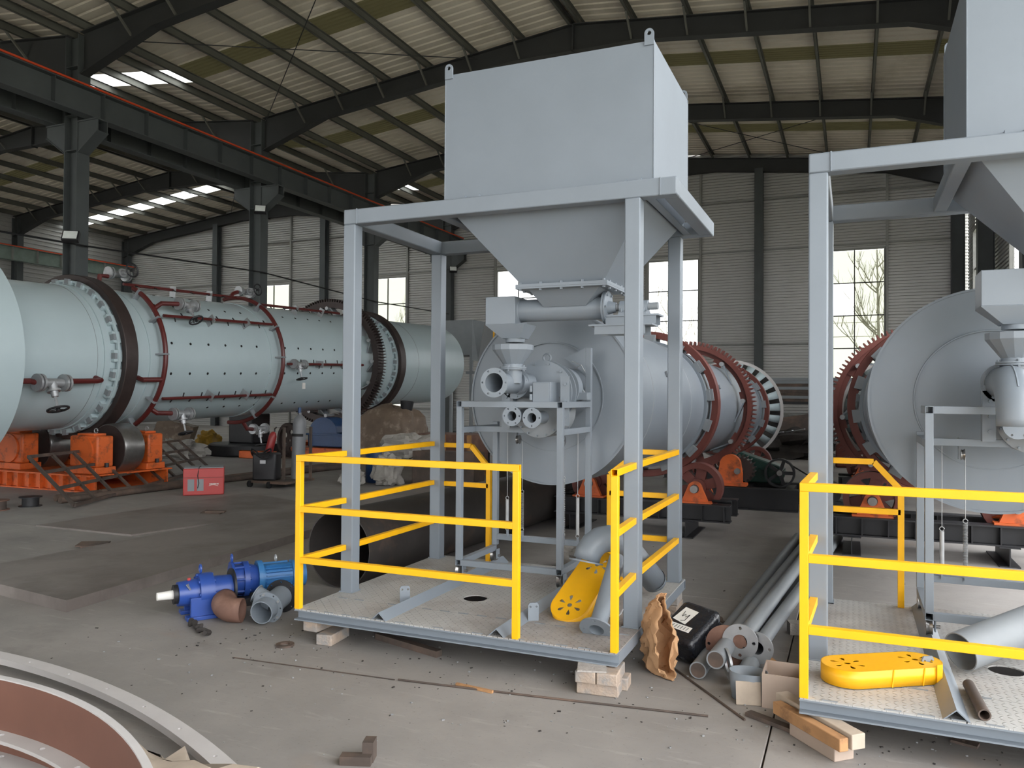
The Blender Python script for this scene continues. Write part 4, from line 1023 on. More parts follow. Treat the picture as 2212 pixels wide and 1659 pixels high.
        MB().path(arc(P(-2.37, 5.36, zx - 0.2), 0.297, pi/2 + 0.1, pi*0.8, 10, (0, 1, 0), (0, 0, 1)), 0.006, seg=5).build('elbow_weld', g, U)
    MB().flange(P(-2.37, 5.56, zx), (0, 1, 0), 0.118, 0.07, 0.016, nb=0).build('tee_flange', g, U)
    for k in range(8):
        q = k*pi/4 + .2; MB().tube(P(-2.37 + .1*cos(q), 5.545, zx + .1*sin(q)), P(-2.37 + .1*cos(q), 5.58, zx + .1*sin(q)), 0.009, seg=6).build('bolt', g, U)
    MB().tube(P(-2.35, 5.57, zx), P(-2.3, 5.66, zx - .02), 0.085, 0.1, seg=28).build('throat_pipe', g, U)
    cx_, cz_ = -2.19, 1.68
    MB().flange(P(cx_, 5.66, cz_), (0, 1, 0), 0.245, 0.0, 0.016, nb=0, seg=56).build('front_plate', g, U)
    for k in range(12):
        q = k*pi/6 + .26; MB().tube(P(cx_ + .222*cos(q), 5.645, cz_ + .222*sin(q)), P(cx_ + .222*cos(q), 5.665, cz_ + .222*sin(q)), 0.01, seg=6).build('bolt', g, U)
    MB().tube(P(cx_, 5.675, cz_), P(cx_, 6.285, cz_), 0.2, seg=48).build('barrel', g, U)
    MB().flange(P(cx_, 5.76, cz_), (0, 1, 0), 0.245, 0.0, 0.016, nb=0, seg=56).build('rear_plate', g, U)
    e = MB(); e.path(arc(P(cx_ + .03, 5.7, cz_ + .265), 0.03, -pi/2 + .4, 1.5*pi - .4, 14, (1, 0, 0), (0, 0, 1)), 0.009, seg=6); e.build('eye_bolt', g, U)
    # volute on the right, with its inspection box
    MB().lathe([(0.0, 0), (0.17, 0), (0.17, 0.14), (0.0, 0.14)], P(-2.13, 5.84, 1.71), (0, 1, 0), seg=48, closed=False).build('volute', g, U)
    MB().flange(P(-2.13, 5.83, 1.71), (0, 1, 0), 0.185, 0.0, 0.012, nb=0, seg=48).build('volute_plate', g, U)
    MB().box(X(-2.02), X(-1.9), Y(5.9), Y(6.0), 1.62, 1.68).build('side_outlet', g, U, bev=0.004)
    MB().plate([(-.12, -.2), (.05, -.2), (.1, .0), (-.1, .0)], [], P(-2.1, 5.86, 1.56), (1, 0, 0), (0, 0, 1), (0, 1, 0), 0.012).build('volute_bracket', g, U, smooth=False)
    bx = MB().box(X(-2.185), X(-2.04), Y(5.46), Y(5.66), 1.585, 1.755).build('inspection_box', g, U, bev=0.004)
    for z in (1.62, 1.68): MB().tube(P(-2.195, 5.455, z), P(-2.195, 5.455, z + .045), 0.012, seg=8).build('hinge', g, bx)
    MB().box(X(-2.18), X(-2.05), Y(5.452), Y(5.46), 1.592, 1.748).build('lid', g, bx, bev=0.003)
    for xx, zz0, zz1 in ((-2.0, 1.43, 1.8), (-2.48, 1.4, 1.7)):
        m = MB(); m.box(X(xx), X(xx + .07), Y(5.56), Y(5.566), zz0, zz1); m.box(X(xx), X(xx + .006), Y(5.566), Y(5.62), zz0, zz1); ch = m.build('mounting_bar', g, U, smooth=False)
        for z in (zz0 + .06, (zz0 + zz1)/2, zz1 - .06): MB().tube(P(xx + .04, 5.545, z), P(xx + .04, 5.56, z), 0.012, seg=6).build('bolt', g, ch)
    for k, (xx, zz) in enumerate(((-2.325, 1.5), (-2.165, 1.488))):
        ri = 0.036 if dx == 0 else 0.0
        MB().flange(P(xx, 5.4, zz), (0, 1, 0), 0.075, ri, 0.016, nb=6 if k == 0 else 4, rb=0.06, hb=0.0065).build('oil_flange', g, U)
        MB().lathe([(0.038, 0), (0.05, 0), (0.05, 0.3), (0.038, 0.3)], P(xx, 5.416, zz), (0, 1, 0), seg=24).build('oil_pipe', g, U)
        MB().tube(P(xx, 5.5, zz), P(xx, 5.51, zz), 0.038, seg=20).build('bore_shade_disc', M['void'], U)  # black disc paints the shade inside the open pipe
    MB().lathe([(0.0, 0), (0.2, 0.02), (0.2, 0.3)], P(-2.2, 5.62, 1.53), (0, 1, 0), seg=40, closed=False).build('lower_casing', M['greydark'], U)
    for k in range(7):
        q = pi + 0.3 + k*0.4; MB().tube(P(-2.2 + .185*cos(q), 5.61, 1.53 + .185*sin(q)), P(-2.2 + .185*cos(q), 5.63, 1.53 + .185*sin(q)), 0.008, seg=6).build('bolt', g, U)
    # ---- trolley
    T = thing('burner_trolley', P(-2.36, 5.76, 0.27), 'grey square-tube trolley with small wheels and hanging springs, on the %s skid' % side, 'trolley')
    xl, xr_, y1, y2 = -2.77, -1.95, 5.43, 6.1
    def Q(n, p, q, w=0.045): return MB().sqtube(P(*p), P(*q), w).build(n, g, T, bev=0.003)
    h = 0.0225; zb = 0.37; ztp = 1.585
    Q('leg', (xl, y1, zb + h), (xl, y1, ztp - h)); Q('leg', (xr_, y1, zb + h), (xr_, y1, ztp - h))
    Q('leg', (xl, y2, zb + h), (xl, y2, 1.43)); Q('leg', (xr_, y2, 0.33), (xr_, y2, 2.04))
    Q('top_bar', (xl + h, y1, ztp), (xr_ - h, y1, ztp)); Q('top_bar', (xl, y1 - h, ztp), (xl, y1 + .3, ztp)); Q('top_bar', (xr_, y1 - h, ztp), (xr_, y2 - h, ztp))
    Q('middle_bar', (xl, y1 + h, 1.385), (xl, y1 + .24, 1.385)); Q('middle_bar', (xl - h, y1 + .26, 1.385), (xr_ - h, y1 + .26, 1.385)); Q('middle_bar', (xr_, y1 + h, 1.385), (xr_, y2 - h, 1.385))
    Q('middle_bar', (xl, y1 + .28, 1.385), (xl, y2 - h, 1.385))
    Q('base_bar', (xl + h, y1, zb), (xr_ - h, y1, zb)); Q('base_bar', (xl + h, y2, zb + .09), (xr_ - h, y2, zb + .09)); Q('base_bar', (xl, y1 - h, zb), (xl, y2 - h, zb)); Q('base_bar', (xr_, y1 - h, zb), (xr_, y2 - h, zb))
    for xx in (xl, xr_):
        for yy in (y1 + .02, y2 - .02):
            w = MB().lathe([(0.01, -.018), (.052, -.018), (.04, 0), (.052, .018), (.01, .018)], P(xx, yy, 0.305), (1, 0, 0), seg=24).build('wheel', M['steel'], T)
            MB().tube(P(xx - .02, yy, .305), P(xx + .06, yy, .305), 0.01, seg=8).build('wheel_pin', M['steel'], w)
            MB().box(X(xx + .028), X(xx + .036), Y(yy - .03), Y(yy + .03), .28, .36).build('wheel_fork', g, w)
    # springs on cables from pulleys
    for xx, yy, zt_, zs1, zs0, st in ((-2.645, 6.06, 1.36, .78, .55, 'cyl'), (-2.51, 6.06, 1.27, .84, .55, 'coil'), (-2.12, 5.98, 1.26, .98, .55, 'coil'), (-2.0, 5.98, 1.36, .84, .55, 'cyl')):
        s_ = MB().tube(P(xx, yy, zs0), P(xx, yy, zs1), 0.014, seg=12) if st == 'cyl' else MB().path([P(xx + .012*cos(k*pi/4), yy + .012*sin(k*pi/4), zs0 + (zs1 - zs0)*k/240) for k in range(241)], 0.0035, seg=4)
        sp = s_.build('spring', M['galv'], T)
        MB().path(arc(P(xx, yy, zs1 + .015), .014, 0, 2*pi*.95, 10, (1, 0, 0), (0, 0, 1)), 0.003, seg=5).build('hook', M['galv'], sp)
        MB().path(arc(P(xx, yy, zs0 - .012), .014, 0, 2*pi*.95, 10, (1, 0, 0), (0, 0, 1)), 0.003, seg=5).build('hook', M['galv'], sp)
        MB().tube(P(xx, yy, zs1 + .03), P(xx, yy, zt_), 0.0025, seg=5).build('cable', M['galv'], sp)
        MB().box(X(xx - .006), X(xx + .006), Y(yy - .004), Y(yy + .02), zb + .1, zs0 - .02).build('spring_lug', g, sp)
    for xx in (-2.51, -2.12):
        MB().lathe([(.008, -.012), (.038, -.012), (.03, 0), (.038, .012), (.008, .012)], P(xx - .02, 6.02, 1.29), (1, 0, 0), seg=20).build('pulley', M['steel'], T)
        MB().box(X(xx - .045), X(xx - .03), Y(6.0), Y(6.04), 1.26, 1.4).build('pulley_fork', g, T)
    MB().lathe([(.01, -.02), (.05, -.02), (.05, .02), (.01, .02)], P(-1.99, 5.98, 1.66), (0, 1, 0), seg=28).build('guide_pulley', M['greydark'], T)
    MB().plate([(0, 0), (.02, 0), (.02, .2), (-.16, .12)], [], P(xr_ - .04, y2 - .03, 1.84), (1, 0, 0), (0, 0, 1), (0, 1, 0), 0.01).build('gusset', g, T, smooth=False)
    MB().path([P(-2.06, 6.0, 1.93), P(-1.99, 6.0, 1.9), P(-2.03, 6.0, 1.87), P(-1.98, 5.99, 1.9), P(-1.96, 6.02, 1.85)], 0.0035, seg=5).build('tie_wire', M['galv'], T)
skid(0, 0, 'middle', 0.0)
skid(3.19, -0.16, 'right', -0.1)
# ------------------------------------------------------------------ things on the floor
from mathutils import noise as mnoise
def lump(c, size, seed=0, amp=0.18, freq=2.2, nu=28, nv=18, flat=True):
    m = MB(); c = V(*c); vs_ = []
    for j in range(nv + 1):
        ph = pi*j/nv
        for i in range(nu):
            th = 2*pi*i/nu; d = V(sin(ph)*cos(th), sin(ph)*sin(th), cos(ph))
            q = d*freq + V(seed*3.1, seed*1.7, seed)
            k = 1 + amp*mnoise.noise(q)*1.6 + amp*0.6*abs(mnoise.noise(q*2.3)) + amp*0.35*mnoise.noise(q*5)
            sq = V(*(math.copysign(abs(t)**0.75, t) for t in d))
            p = V(sq.x*size[0]/2*k, sq.y*size[1]/2*k, sq.z*size[2]/2*k)
            if flat: p.z = max(p.z, -size[2]/2*0.92)
            vs_.append(c + p)
    f = [(j*nu+i, j*nu+(i+1) % nu, (j+1)*nu+(i+1) % nu, (j+1)*nu+i) for j in range(nv) for i in range(nu)]
    return m.add(vs_, f)
def one(name, mb, m, label, cat, group=None, **k):
    return tag(mb.build(name, m, None, **k), label, cat, group)

# --- steel plates on the left
def slabpoly(pts, z0, z1): return MB().plate([(p[0], p[1]) for p in pts], [], (0, 0, z0), (1, 0, 0), (0, 1, 0), (0, 0, 1), z1 - z0)
one('steel_plate', slabpoly([(-5.42, 4.15), (-5.74, 7.6), (-5.85, 9.4), (-6.95, 9.2), (-7.15, 4.38)], 0.0, 0.09), M['plate'], 'thick rusty steel plate lying on the floor behind the blue motors', 'steel plate')
one('steel_plate', slabpoly([(-7.62, 6.64), (-6.95, 9.5), (-9.1, 10.2), (-9.2, 6.62)], 0.0, 0.018), M['plate'], 'thin dark steel sheet on the floor in front of the red welder', 'steel plate')
for i, (x, y, r, lab) in enumerate(((-7.42, 5.98, 0.5, 'folded scrap of sheet steel left of the thick plate'), (-8.0, 8.3, 0.2, 'dark offcut lying on the thin steel sheet'))):
    t = MB().obox((x, y, 0.04 if i == 0 else 0.03), (0.3, 0.16, 0.012), rz=r, rx=0.12); t.obox((x + 0.08, y - 0.05, 0.03 if i == 0 else 0.045), (0.26, 0.03, 0.02), rz=r + 0.2)
    one('sheet_scrap', t, M['rust'], lab, 'scrap metal')

# --- lattice gate panel leaning on the orange base
G = thing('lattice_panel', (-10.16, 7.88, 0), 'rusty steel lattice panel tilted against the orange kiln base', 'gate')
A0 = V(-10.16, 7.88, 0.04); N0 = V(-12.55, 12.9, 0.06); W0 = V(-1.15, 0.12, 0.64)
L0 = N0 - A0
for t in (0, 0.34, 0.67, 1): MB().bar(A0 + W0*t, N0 + W0*t*0.85, 0.045, 0.045).build('long_bar', M['rust'], G, smooth=False)
for k in range(10):
    a = A0 + L0*k/9; MB().bar(a, a + W0*(1 - 0.15*k/9), 0.04, 0.04).build('cross_bar', M['rust'], G, smooth=False)
for i, (x0, y0, x1, y1, r) in enumerate(((-11.05, 8.25, -10.75, 15.2, 0.05), (-10.75, 8.1, -10.5, 14.4, 0.05), (-10.9, 8.9, -10.2, 15.0, 0.06))):
    one('floor_pipe', MB().lathe([(r*0.85, 0), (r, 0), (r, 1), (r*0.85, 1)], (0, 0, 0), (0, 0, 1), seg=16) if False else MB().tube((x0, y0, r), (x1, y1, r), r, seg=16), M['rust'], ['long dark pipe under the lattice panel, left of three', 'long dark pipe under the lattice panel, middle of three', 'long thick dark bar running behind the red welder'][i], 'pipe', 'dark pipes on the floor')

# --- red welder box
rw = thing('welding_machine', (-9.7, 9.72, 0), 'red box welder with two grey vents on the floor', 'welder')
MB().obox((-9.74, 9.9, 0.218), (0.62, 0.4, 0.43), rz=0.74).build('case', M['redbox'], rw, bev=0.015)
Mw = Matrix.Translation((-9.74, 9.9, 0.218)) @ Matrix.Rotation(0.74, 4, 'Z')
def wp(x, y, z): return tuple(Mw @ V(x, y, z))
for x in (-0.19, -0.05): MB().obox(wp(x, -0.202, -0.05), (0.1, 0.006, 0.19), rz=0.74).build('vent', M['greydark'], rw, smooth=False)
MB().obox(wp(0, -0.203, 0.07), (0.61, 0.006, 0.006), rz=0.74).build('panel_seam', M['oxide'], rw, smooth=False)
MB().obox(wp(0, 0, 0.222), (0.6, 0.36, 0.02), rz=0.74).build('lid', M['greydark'], rw, bev=0.006)
lg = MB()
for k in range(8): lg.obox(wp(0.095 + k*0.018, -0.203, -0.038), (0.012, 0.003, 0.02), rz=0.74)
lg.path([wp(0.08 + 0.14*k/10, -0.2035, -0.066 + 0.012*sin(k*0.35)) for k in range(11)], 0.003, seg=4)
lg.build('logo_mark', M['white'], rw)
MB().path([wp(-0.05, -0.05, 0.24), wp(-0.07, -0.19, 0.235), wp(-0.09, -0.21, 0.1), wp(-0.07, -0.212, -0.02), wp(-0.09, -0.212, -0.1)], 0.006, seg=6).build('cable', M['cable'], rw)

# --- wire spools
for i, (x, y, lab) in enumerate(((-10.95, 7.3, 'rusty wire spool at the left edge of the floor'), (-10.9, 7.75, 'dark wire spool beside the rusty spool'))):
    sp = thing('wire_spool', (x, y, 0), lab, 'spool', 'wire spools')
    for z in (0.0, 0.13): MB().tube((x, y, z), (x, y, z + 0.012), 0.15, seg=28).build('rim', M['rustred'] if i == 0 else M['black'], sp)
    MB().tube((x, y, 0.012), (x, y, 0.13), 0.11, seg=24).build('wire_winding', M['rust'] if i == 0 else M['black'], sp)

# --- blue geared motors
def axf(o, d):
    o = V(*o); d = V(d[0], d[1], 0).normalized(); s_ = V(d.y, -d.x, 0)
    return lambda a, b, z: o + d*a + s_*b + V(0, 0, z)
def eye(q, r, d): 
    m = MB(); m.path(arc(q, r, -pi/2, 1.5*pi, 16, d, (0, 0, 1)), r*0.28, seg=6); return m
E1 = axf((-4.62, 4.28, 0), (0.55, 0.84)); dv = V(0.55, 0.84, 0).normalized(); sv = V(dv.y, -dv.x, 0)
def tubes(par, name, F_, z, a0, a1, r, m, r2=None, seg=32): return MB().tube(F_(a0, 0, z), F_(a1, 0, z), r, r2, seg=seg).build(name, m, par)
g1 = thing('gear_reducer', tuple(E1(0.2, 0, 0)), 'dark blue gear reducer with paper-wrapped shaft on the floor', 'gear reducer')
z = 0.175
tubes(g1, 'wrapped_shaft', E1, z, -0.02, 0.1, 0.028, M['white'], 0.034); tubes(g1, 'seal_cap', E1, z, 0.09, 0.12, 0.07, M['black'])
tubes(g1, 'output_hub', E1, z, 0.12, 0.26, 0.088, M['motor'], 0.1)
tubes(g1, 'ring_gear', E1, z, 0.26, 0.36, 0.135, M['motor']); tubes(g1, 'rear_body', E1, z, 0.36, 0.5, 0.105, M['motor'], 0.1); tubes(g1, 'motor_flange', E1, z, 0.5, 0.516, 0.145, M['black'])
for k in range(8):
    q = k*pi/4; c = E1(0.25, 0.12*cos(q), z + 0.12*sin(q)); MB().tube(c, c + dv*0.12, 0.012, seg=6).build('bolt', M['motor'], g1)
for b in (-0.11, 0.11):
    o_ = E1(0.29, b, 0); MB().obox(tuple(o_ + V(0, 0, 0.09)), (0.04, 0.2, 0.14), rz=math.atan2(dv.y, dv.x) - pi/2).build('foot_leg', M['motor'], g1, bev=0.004)
    MB().obox(tuple(o_ + V(0, 0, 0.014)), (0.09, 0.26, 0.028), rz=math.atan2(dv.y, dv.x) - pi/2).build('foot', M['motor'], g1, bev=0.004)
MB().obox(tuple(E1(0.29, 0, 0.03)), (0.2, 0.1, 0.03), rz=math.atan2(dv.y, dv.x) - pi/2).build('foot_bridge', M['motor'], g1, smooth=False)
eye(tuple(E1(0.28, 0, 0.345)), 0.028, tuple(sv)).build('eye_bolt', M['motor'], g1)
MB().tube(E1(0.2, 0, 0.26), E1(0.2, 0, 0.285), 0.012, seg=8).build('filler_plug', M['redbox'], g1)
MB().obox(tuple(E1(0.19, 0.07, 0.235)), (0.05, 0.05, 0.004), rz=0.4, ry=0.9).build('name_plate', M['galv'], g1)
E2 = axf((-4.5, 4.86, 0), (0.62, 0.8)); d2 = V(0.62, 0.8, 0).normalized(); s2 = V(d2.y, -d2.x, 0)
g2 = thing('gear_motor', tuple(E2(0.25, 0, 0)), 'blue gear reducer coupled to a light blue finned motor on the floor', 'motor')
z = 0.18
tubes(g2, 'flange', E2, z, 0, 0.02, 0.145, M['motor']); tubes(g2, 'ring_gear', E2, z, 0.02, 0.09, 0.115, M['motor']); tubes(g2, 'bell', E2, z, 0.09, 0.13, 0.14, M['motor']); tubes(g2, 'neck', E2, z, 0.13, 0.2, 0.12, M['motor'], 0.1)
tubes(g2, 'motor_flange', E2, z, 0.2, 0.24, 0.135, M['motor2']); mb_ = tubes(g2, 'motor_body', E2, z, 0.24, 0.47, 0.1, M['motor2'])
for k in range(26):
    q = 2*pi*k/26
    if 1.2 < q < 1.95: continue
    c = E2(0.26, 0.108*cos(q), z + 0.108*sin(q)); MB().bar(c, c + d2*0.2, 0.005, 0.03, up=tuple(s2*cos(q) + V(0, 0, sin(q)))).build('cooling_fin', M['motor2'], mb_, smooth=False)
tubes(g2, 'fan_cover', E2, z, 0.47, 0.58, 0.118, M['motor2'], 0.1)
for k in range(8):
    q = k*pi/4 + .2; c = E2(0.0, 0.128*cos(q), z + 0.128*sin(q)); MB().tube(c, c + d2*0.14, 0.01, seg=6).build('bolt', M['motor'], g2)
eye(tuple(E2(0.01, 0, 0.355)), 0.028, tuple(s2)).build('eye_bolt', M['motor'], g2); eye(tuple(E2(0.35, 0, 0.325)), 0.024, tuple(s2)).build('eye_bolt', M['galv'], g2)
MB().obox(tuple(E2(0.22, 0, 0.03)), (0.3, 0.4, 0.06), rz=math.atan2(d2.y, d2.x) - pi/2).build('cradle', M['black'], g2, smooth=False)
# --- pipe elbow and flanged tee
lft = V(-0.92, -0.39, 0); bck = V(-0.39, 0.92, 0); st0 = V(-4.05, 4.50, 0.085)
cen = st0 + lft*0.05 + bck*0.125
m = MB(); pts = [st0] + [cen - bck*0.125*cos(t) + lft*0.125*sin(t) + V(0, 0, 0.03*sin(t)**2) for t in [pi/2*k/10 for k in range(11)]]
pts.append(pts[-1] + bck*0.03)
one('pipe_elbow', m.path(pts, 0.083, seg=28, caps=False), M['rustred'], 'brown rusty pipe elbow between the blue motors and grey tee', 'pipe elbow', solid=0.006)
T = thing('pipe_tee', (-3.9, 4.6, 0), 'grey pipe tee with a black flange lying by the skid corner', 'pipe fitting')
tdir = V(0.28, -0.94, -0.08).normalized(); c0 = V(-3.96, 4.82, 0.125)
MB().lathe([(0.075, 0), (0.082, 0), (0.082, 0.36), (0.075, 0.36)], c0, tdir, seg=28).build('pipe', M['grey'], T)
MB().flange(c0, tdir, 0.125, 0.076, 0.01, nb=8, rb=0.108, hb=0.007).build('black_flange', M['black'], T)
MB().flange(c0 + tdir*0.25, tdir, 0.115, 0.083, 0.012, nb=6, rb=0.1, hb=0.006).build('grey_flange', M['grey'], T)
for k in range(5):
    q = k*2*pi/5 + .4; u = tdir.orthogonal().normalized(); v = tdir.cross(u); c = c0 + tdir*0.262 + u*0.1*cos(q) + v*0.1*sin(q); MB().tube(c, c + tdir*0.012, 0.01, seg=6).build('bolt', M['galv'], T)
MB().tube(c0 + tdir*0.16, c0 + tdir*0.16 + V(-0.12, -0.03, 0.06), 0.06, 0.06, seg=20).build('branch', M['grey'], T)
MB().flange(c0 + tdir*0.16 + V(-0.12, -0.03, 0.06), (-0.87, -0.22, 0.43), 0.07, 0.0, 0.008, nb=0).build('branch_plate', M['grey'], T)
one('big_pipe', MB().lathe([(0.32, 0), (0.33, 0), (0.33, 5.6), (0.32, 5.6)], (-4.02, 5.62, 0.33), (0.06, 1, 0), seg=56), M['darkpipe'], 'large dark steel pipe lying behind the left handrail of the middle skid', 'pipe')

# --- ring shells in the lower left corner
Rg = thing('ring_shell', (-3.09, 0.1, 0), 'big brown-lined steel ring shell with pale flanges in the lower left corner', 'ring')
MB().lathe([(2.02, 0), (2.04, 0), (2.04, 0.5), (2.02, 0.5)], (-3.09, 0.1, 0), (0, 0, 1), seg=160).build('shell', M['blade'], Rg)
MB().lathe([(2.017, 0), (2.043, 0), (2.043, 0.006), (2.017, 0.006)], (-3.09, 0.1, 0.5), (0, 0, 1), seg=160).build('cut_edge', M['primer'], Rg)
for zz, ri in ((0.285, 1.955), (0.2, 1.93)):
    MB().plate(circ2(2.02, 140), [circ2(ri, 140)] + [[(1.99*cos(a) + .012*cos(t), 1.99*sin(a) + .012*sin(t)) for t in [2*pi*j/8 for j in range(8)]] for a in [2*pi*k/48 for k in range(48)]], (-3.09, 0.1, zz), (1, 0, 0), (0, 1, 0), (0, 0, 1), 0.014).build('inner_flange', M['primer'], Rg, smooth=False)
cc = V(-4.81, -2.31, 0); seg_o = []; seg_i = []; hl = []
a0, a1 = radians(25), radians(110)
for k in range(81):
    a = a0 + (a1 - a0)*k/80; seg_o.append((5.51*cos(a), 5.51*sin(a))); seg_i.append((5.425*cos(a), 5.425*sin(a)))
for k in range(1, 21):
    a = a0 + (a1 - a0)*k/21; hl.append([(5.468*cos(a) + .01*cos(t), 5.468*sin(a) + .01*sin(t)) for t in [2*pi*j/8 for j in range(8)]])
one('flange_segment', MB().plate(seg_o + seg_i[::-1], hl, (cc.x, cc.y, 0.045), (1, 0, 0), (0, 1, 0), (0, 0, 1), 0.035).add([], []), M['primer'], 'long curved pale grey flange segment with bolt holes at lower left', 'flange', smooth=False)
for i, a in enumerate((50, 95)):
    a = radians(a); one('wood_packer', MB().obox((cc.x + 5.44*cos(a), cc.y + 5.44*sin(a), 0.0225), (0.16, 0.09, 0.045), rz=a), M['wood'], ('small wood packer under the curved pale flange beside the paper sheet', 'small wood packer under the left end of the curved pale flange')[i], 'wood block', 'wood packers')
for i, (x, y, L, rz, m_, nm, lab) in enumerate((
        (-3.55, 2.55, 0.34, 2.6, 'rust', 'steel_bar', 'short dark bar between the ring shell and curved flange'), (-3.05, 2.3, 0.36, 0.5, 'rust', 'steel_rod', 'thick rusty rod beside the ring shell'),
        (-4.2, 2.75, 0.4, 0.5, 'white', 'wood_stick', 'pale stick lying inside the curved flange'))):
    one(nm, MB().tube((x - L/2*cos(rz), y - L/2*sin(rz), 0.022), (x + L/2*cos(rz), y + L/2*sin(rz), 0.022), 0.02 if m_ == 'rust' else 0.008, seg=12), M[m_], lab, 'bar')
one('plastic_sheet', lump((-2.55, 2.35, 0.045), (0.85, 0.5, 0.1), 4, 0.5, 3.5), M['woodpale'], 'crumpled pale paper sheet under the curved flange', 'paper')
one('cardboard_piece', MB().obox((-2.75, 2.2, 0.1), (0.22, 0.3, 0.012), rz=0.6, rx=0.25), M['card'], 'torn piece of brown cardboard on the crumpled sheet', 'cardboard')

# --- bricks carrying the middle skid
bn = 0
def brick(c, s, lab, rz=0.0, m='brick'): one('brick', MB().obox(c, s, rz=rz), M[m], lab, 'brick', 'bricks under the skids', bev=0.006)
brick((-3.2, 4.42, 0.0355), (0.115, 0.24, 0.071), 'lower brick of the small stack under the left front skid corner', 0.1)
brick((-3.31, 4.44, 0.1065), (0.115, 0.24, 0.071), 'upper brick of the small stack under the left front skid corner', -0.05)
brick((-1.295, 4.27, 0.034), (0.235, 0.115, 0.068), 'bottom front brick of the stack under the right front skid corner', 0.08)
brick((-1.275, 4.392, 0.034), (0.235, 0.115, 0.068), 'bottom rear brick of the stack under the right front skid corner', 0.08)
brick((-1.36, 4.3, 0.1015), (0.115, 0.24, 0.066), 'top left brick of the stack under the right front skid corner', 0.08)
brick((-1.24, 4.31, 0.1015), (0.115, 0.24, 0.066), 'top right brick of the stack under the right front skid corner', 0.08)
one('shim_tile', MB().obox((-1.335, 4.26, 0.14), (0.16, 0.17, 0.009), rz=0.3), M['brickgrey'], 'flat grey shim tile on the right front brick stack', 'tile')
brick((-1.27, 6.1, 0.035), (0.12, 0.24, 0.07), 'lower brick under the right rear skid corner', 0.0)
brick((-1.27, 6.1, 0.108), (0.12, 0.22, 0.074), 'speckled grey block on the brick under the right rear skid corner', 0.05, 'brickgrey')
brick((-3.34, 6.14, 0.0725), (0.12, 0.2, 0.145), 'tall block under the hidden left rear skid corner', 0.0, 'brickgrey')
for x, y, lab in ((1.9, 3.98, 'block under the front right corner of the right skid'), (0.05, 5.95, 'block under the left rear corner of the right skid'), (1.9, 5.95, 'block under the right rear corner of the right skid')):
    brick((x, y, 0.0725), (0.14, 0.22, 0.145), lab, 0.0, 'brickgrey')

# --- kraft paper bag and black parcel
bag = MB(); n = 56; rings = []
axd = V(0.55, -0.83, 0).normalized(); perp = V(0.83, 0.55, 0).normalized()
cb = V(-1.13, 4.84, 0)
prof = [(0.0, 0.035, 0.2, 0.13), (0.03, 0.07, 0.32, 0.18), (0.08, 0.085, 0.42, 0.22), (0.14, 0.085, 0.46, 0.24), (0.18, 0.07, 0.48, 0.25), (0.215, 0.055, 0.5, 0.26)]
prof = [tuple(prof[j][q]*(1 - f) + prof[j+1][q]*f for q in range(4)) for j in range(5) for f in (0, 0.34, 0.67)] + [prof[5]]
for s_, w, h, zc_ in prof:
    for k in range(n):
        a = 2*pi*k/n; hh = h/2*sin(a); ww = w*cos(a)*(1 - 0.35*max(0, sin(a)))
        q = V(s_*11, cos(a)*2.4, sin(a)*2.4); dn = mnoise.noise(q)*0.035 + mnoise.noise(q*2.7)*0.028 + abs(mnoise.noise(q*4.5))*0.03 - 0.008
        p = cb + axd*(s_ + (0.03*sin(a*3) if s_ > 0.2 else 0) + dn*0.5 + 0.05*max(0, -sin(a))) + perp*(ww + dn*0.8 - 0.03*max(0, sin(a))) + V(0, 0, max(0.008, zc_ + hh - 0.03 + dn*0.5))
        bag.v.append(tuple(p))
for j in range(len(prof) - 1): bag.f += [(j*n+i, j*n+(i+1) % n, (j+1)*n+(i+1) % n, (j+1)*n+i) for i in range(n)]
bag.f.append(tuple(range(n))[::-1])
bg = one('paper_bag', bag, M['paper'], 'open crumpled brown paper bag beside the right front skid post', 'bag', solid=0.004)
pc = thing('wrapped_parcel', (-1.0, 5.2, 0), 'black plastic-wrapped parcel with white label behind the paper bag', 'parcel')
MB().obox((-0.94, 5.06, 0.165), (0.26, 0.36, 0.17), rz=-0.35, rx=0.42, ry=0.1).build('wrapping', M['poly'], pc, bev=0.03)
Mp = Matrix.Translation((-0.94, 5.06, 0.165)) @ Matrix.Rotation(-0.35, 4, 'Z') @ Matrix.Rotation(0.1, 4, 'Y') @ Matrix.Rotation(0.42, 4, 'X')
def pp(x, y, z): return tuple(Mp @ V(x, y, z))
lb = MB(); lb.add([pp(-.1, -.02, .0865), pp(.0, -.04, .0865), pp(.02, .1, .0865), pp(-.08, .11, .0865)], [(0, 1, 2, 3)]); lb.add([pp(-.1, -.1, .0866), pp(.06, -.1, .0866), pp(.06, -.05, .0866), pp(-.1, -.05, .0866)], [(0, 1, 2, 3)])
lbo = lb.build('label', M['white'], pc, smooth=False)
sc = MB(); sc.path([pp(-.06, .07, .0885), pp(-.055, .02, .0885), pp(-.04, .045, .0885), pp(-.03, .02, .0885), pp(-.015, .05, .0885), pp(-.02, -.01, .0885), pp(-.045, -.02, .0885)], 0.002, seg=4)
for k in range(7): sc.path([pp(-.085 + k*.02, -.09, .0885), pp(-.08 + k*.02, -.062, .0885)], 0.002, seg=4)
sc.build('handwriting', M['black'], lbo)

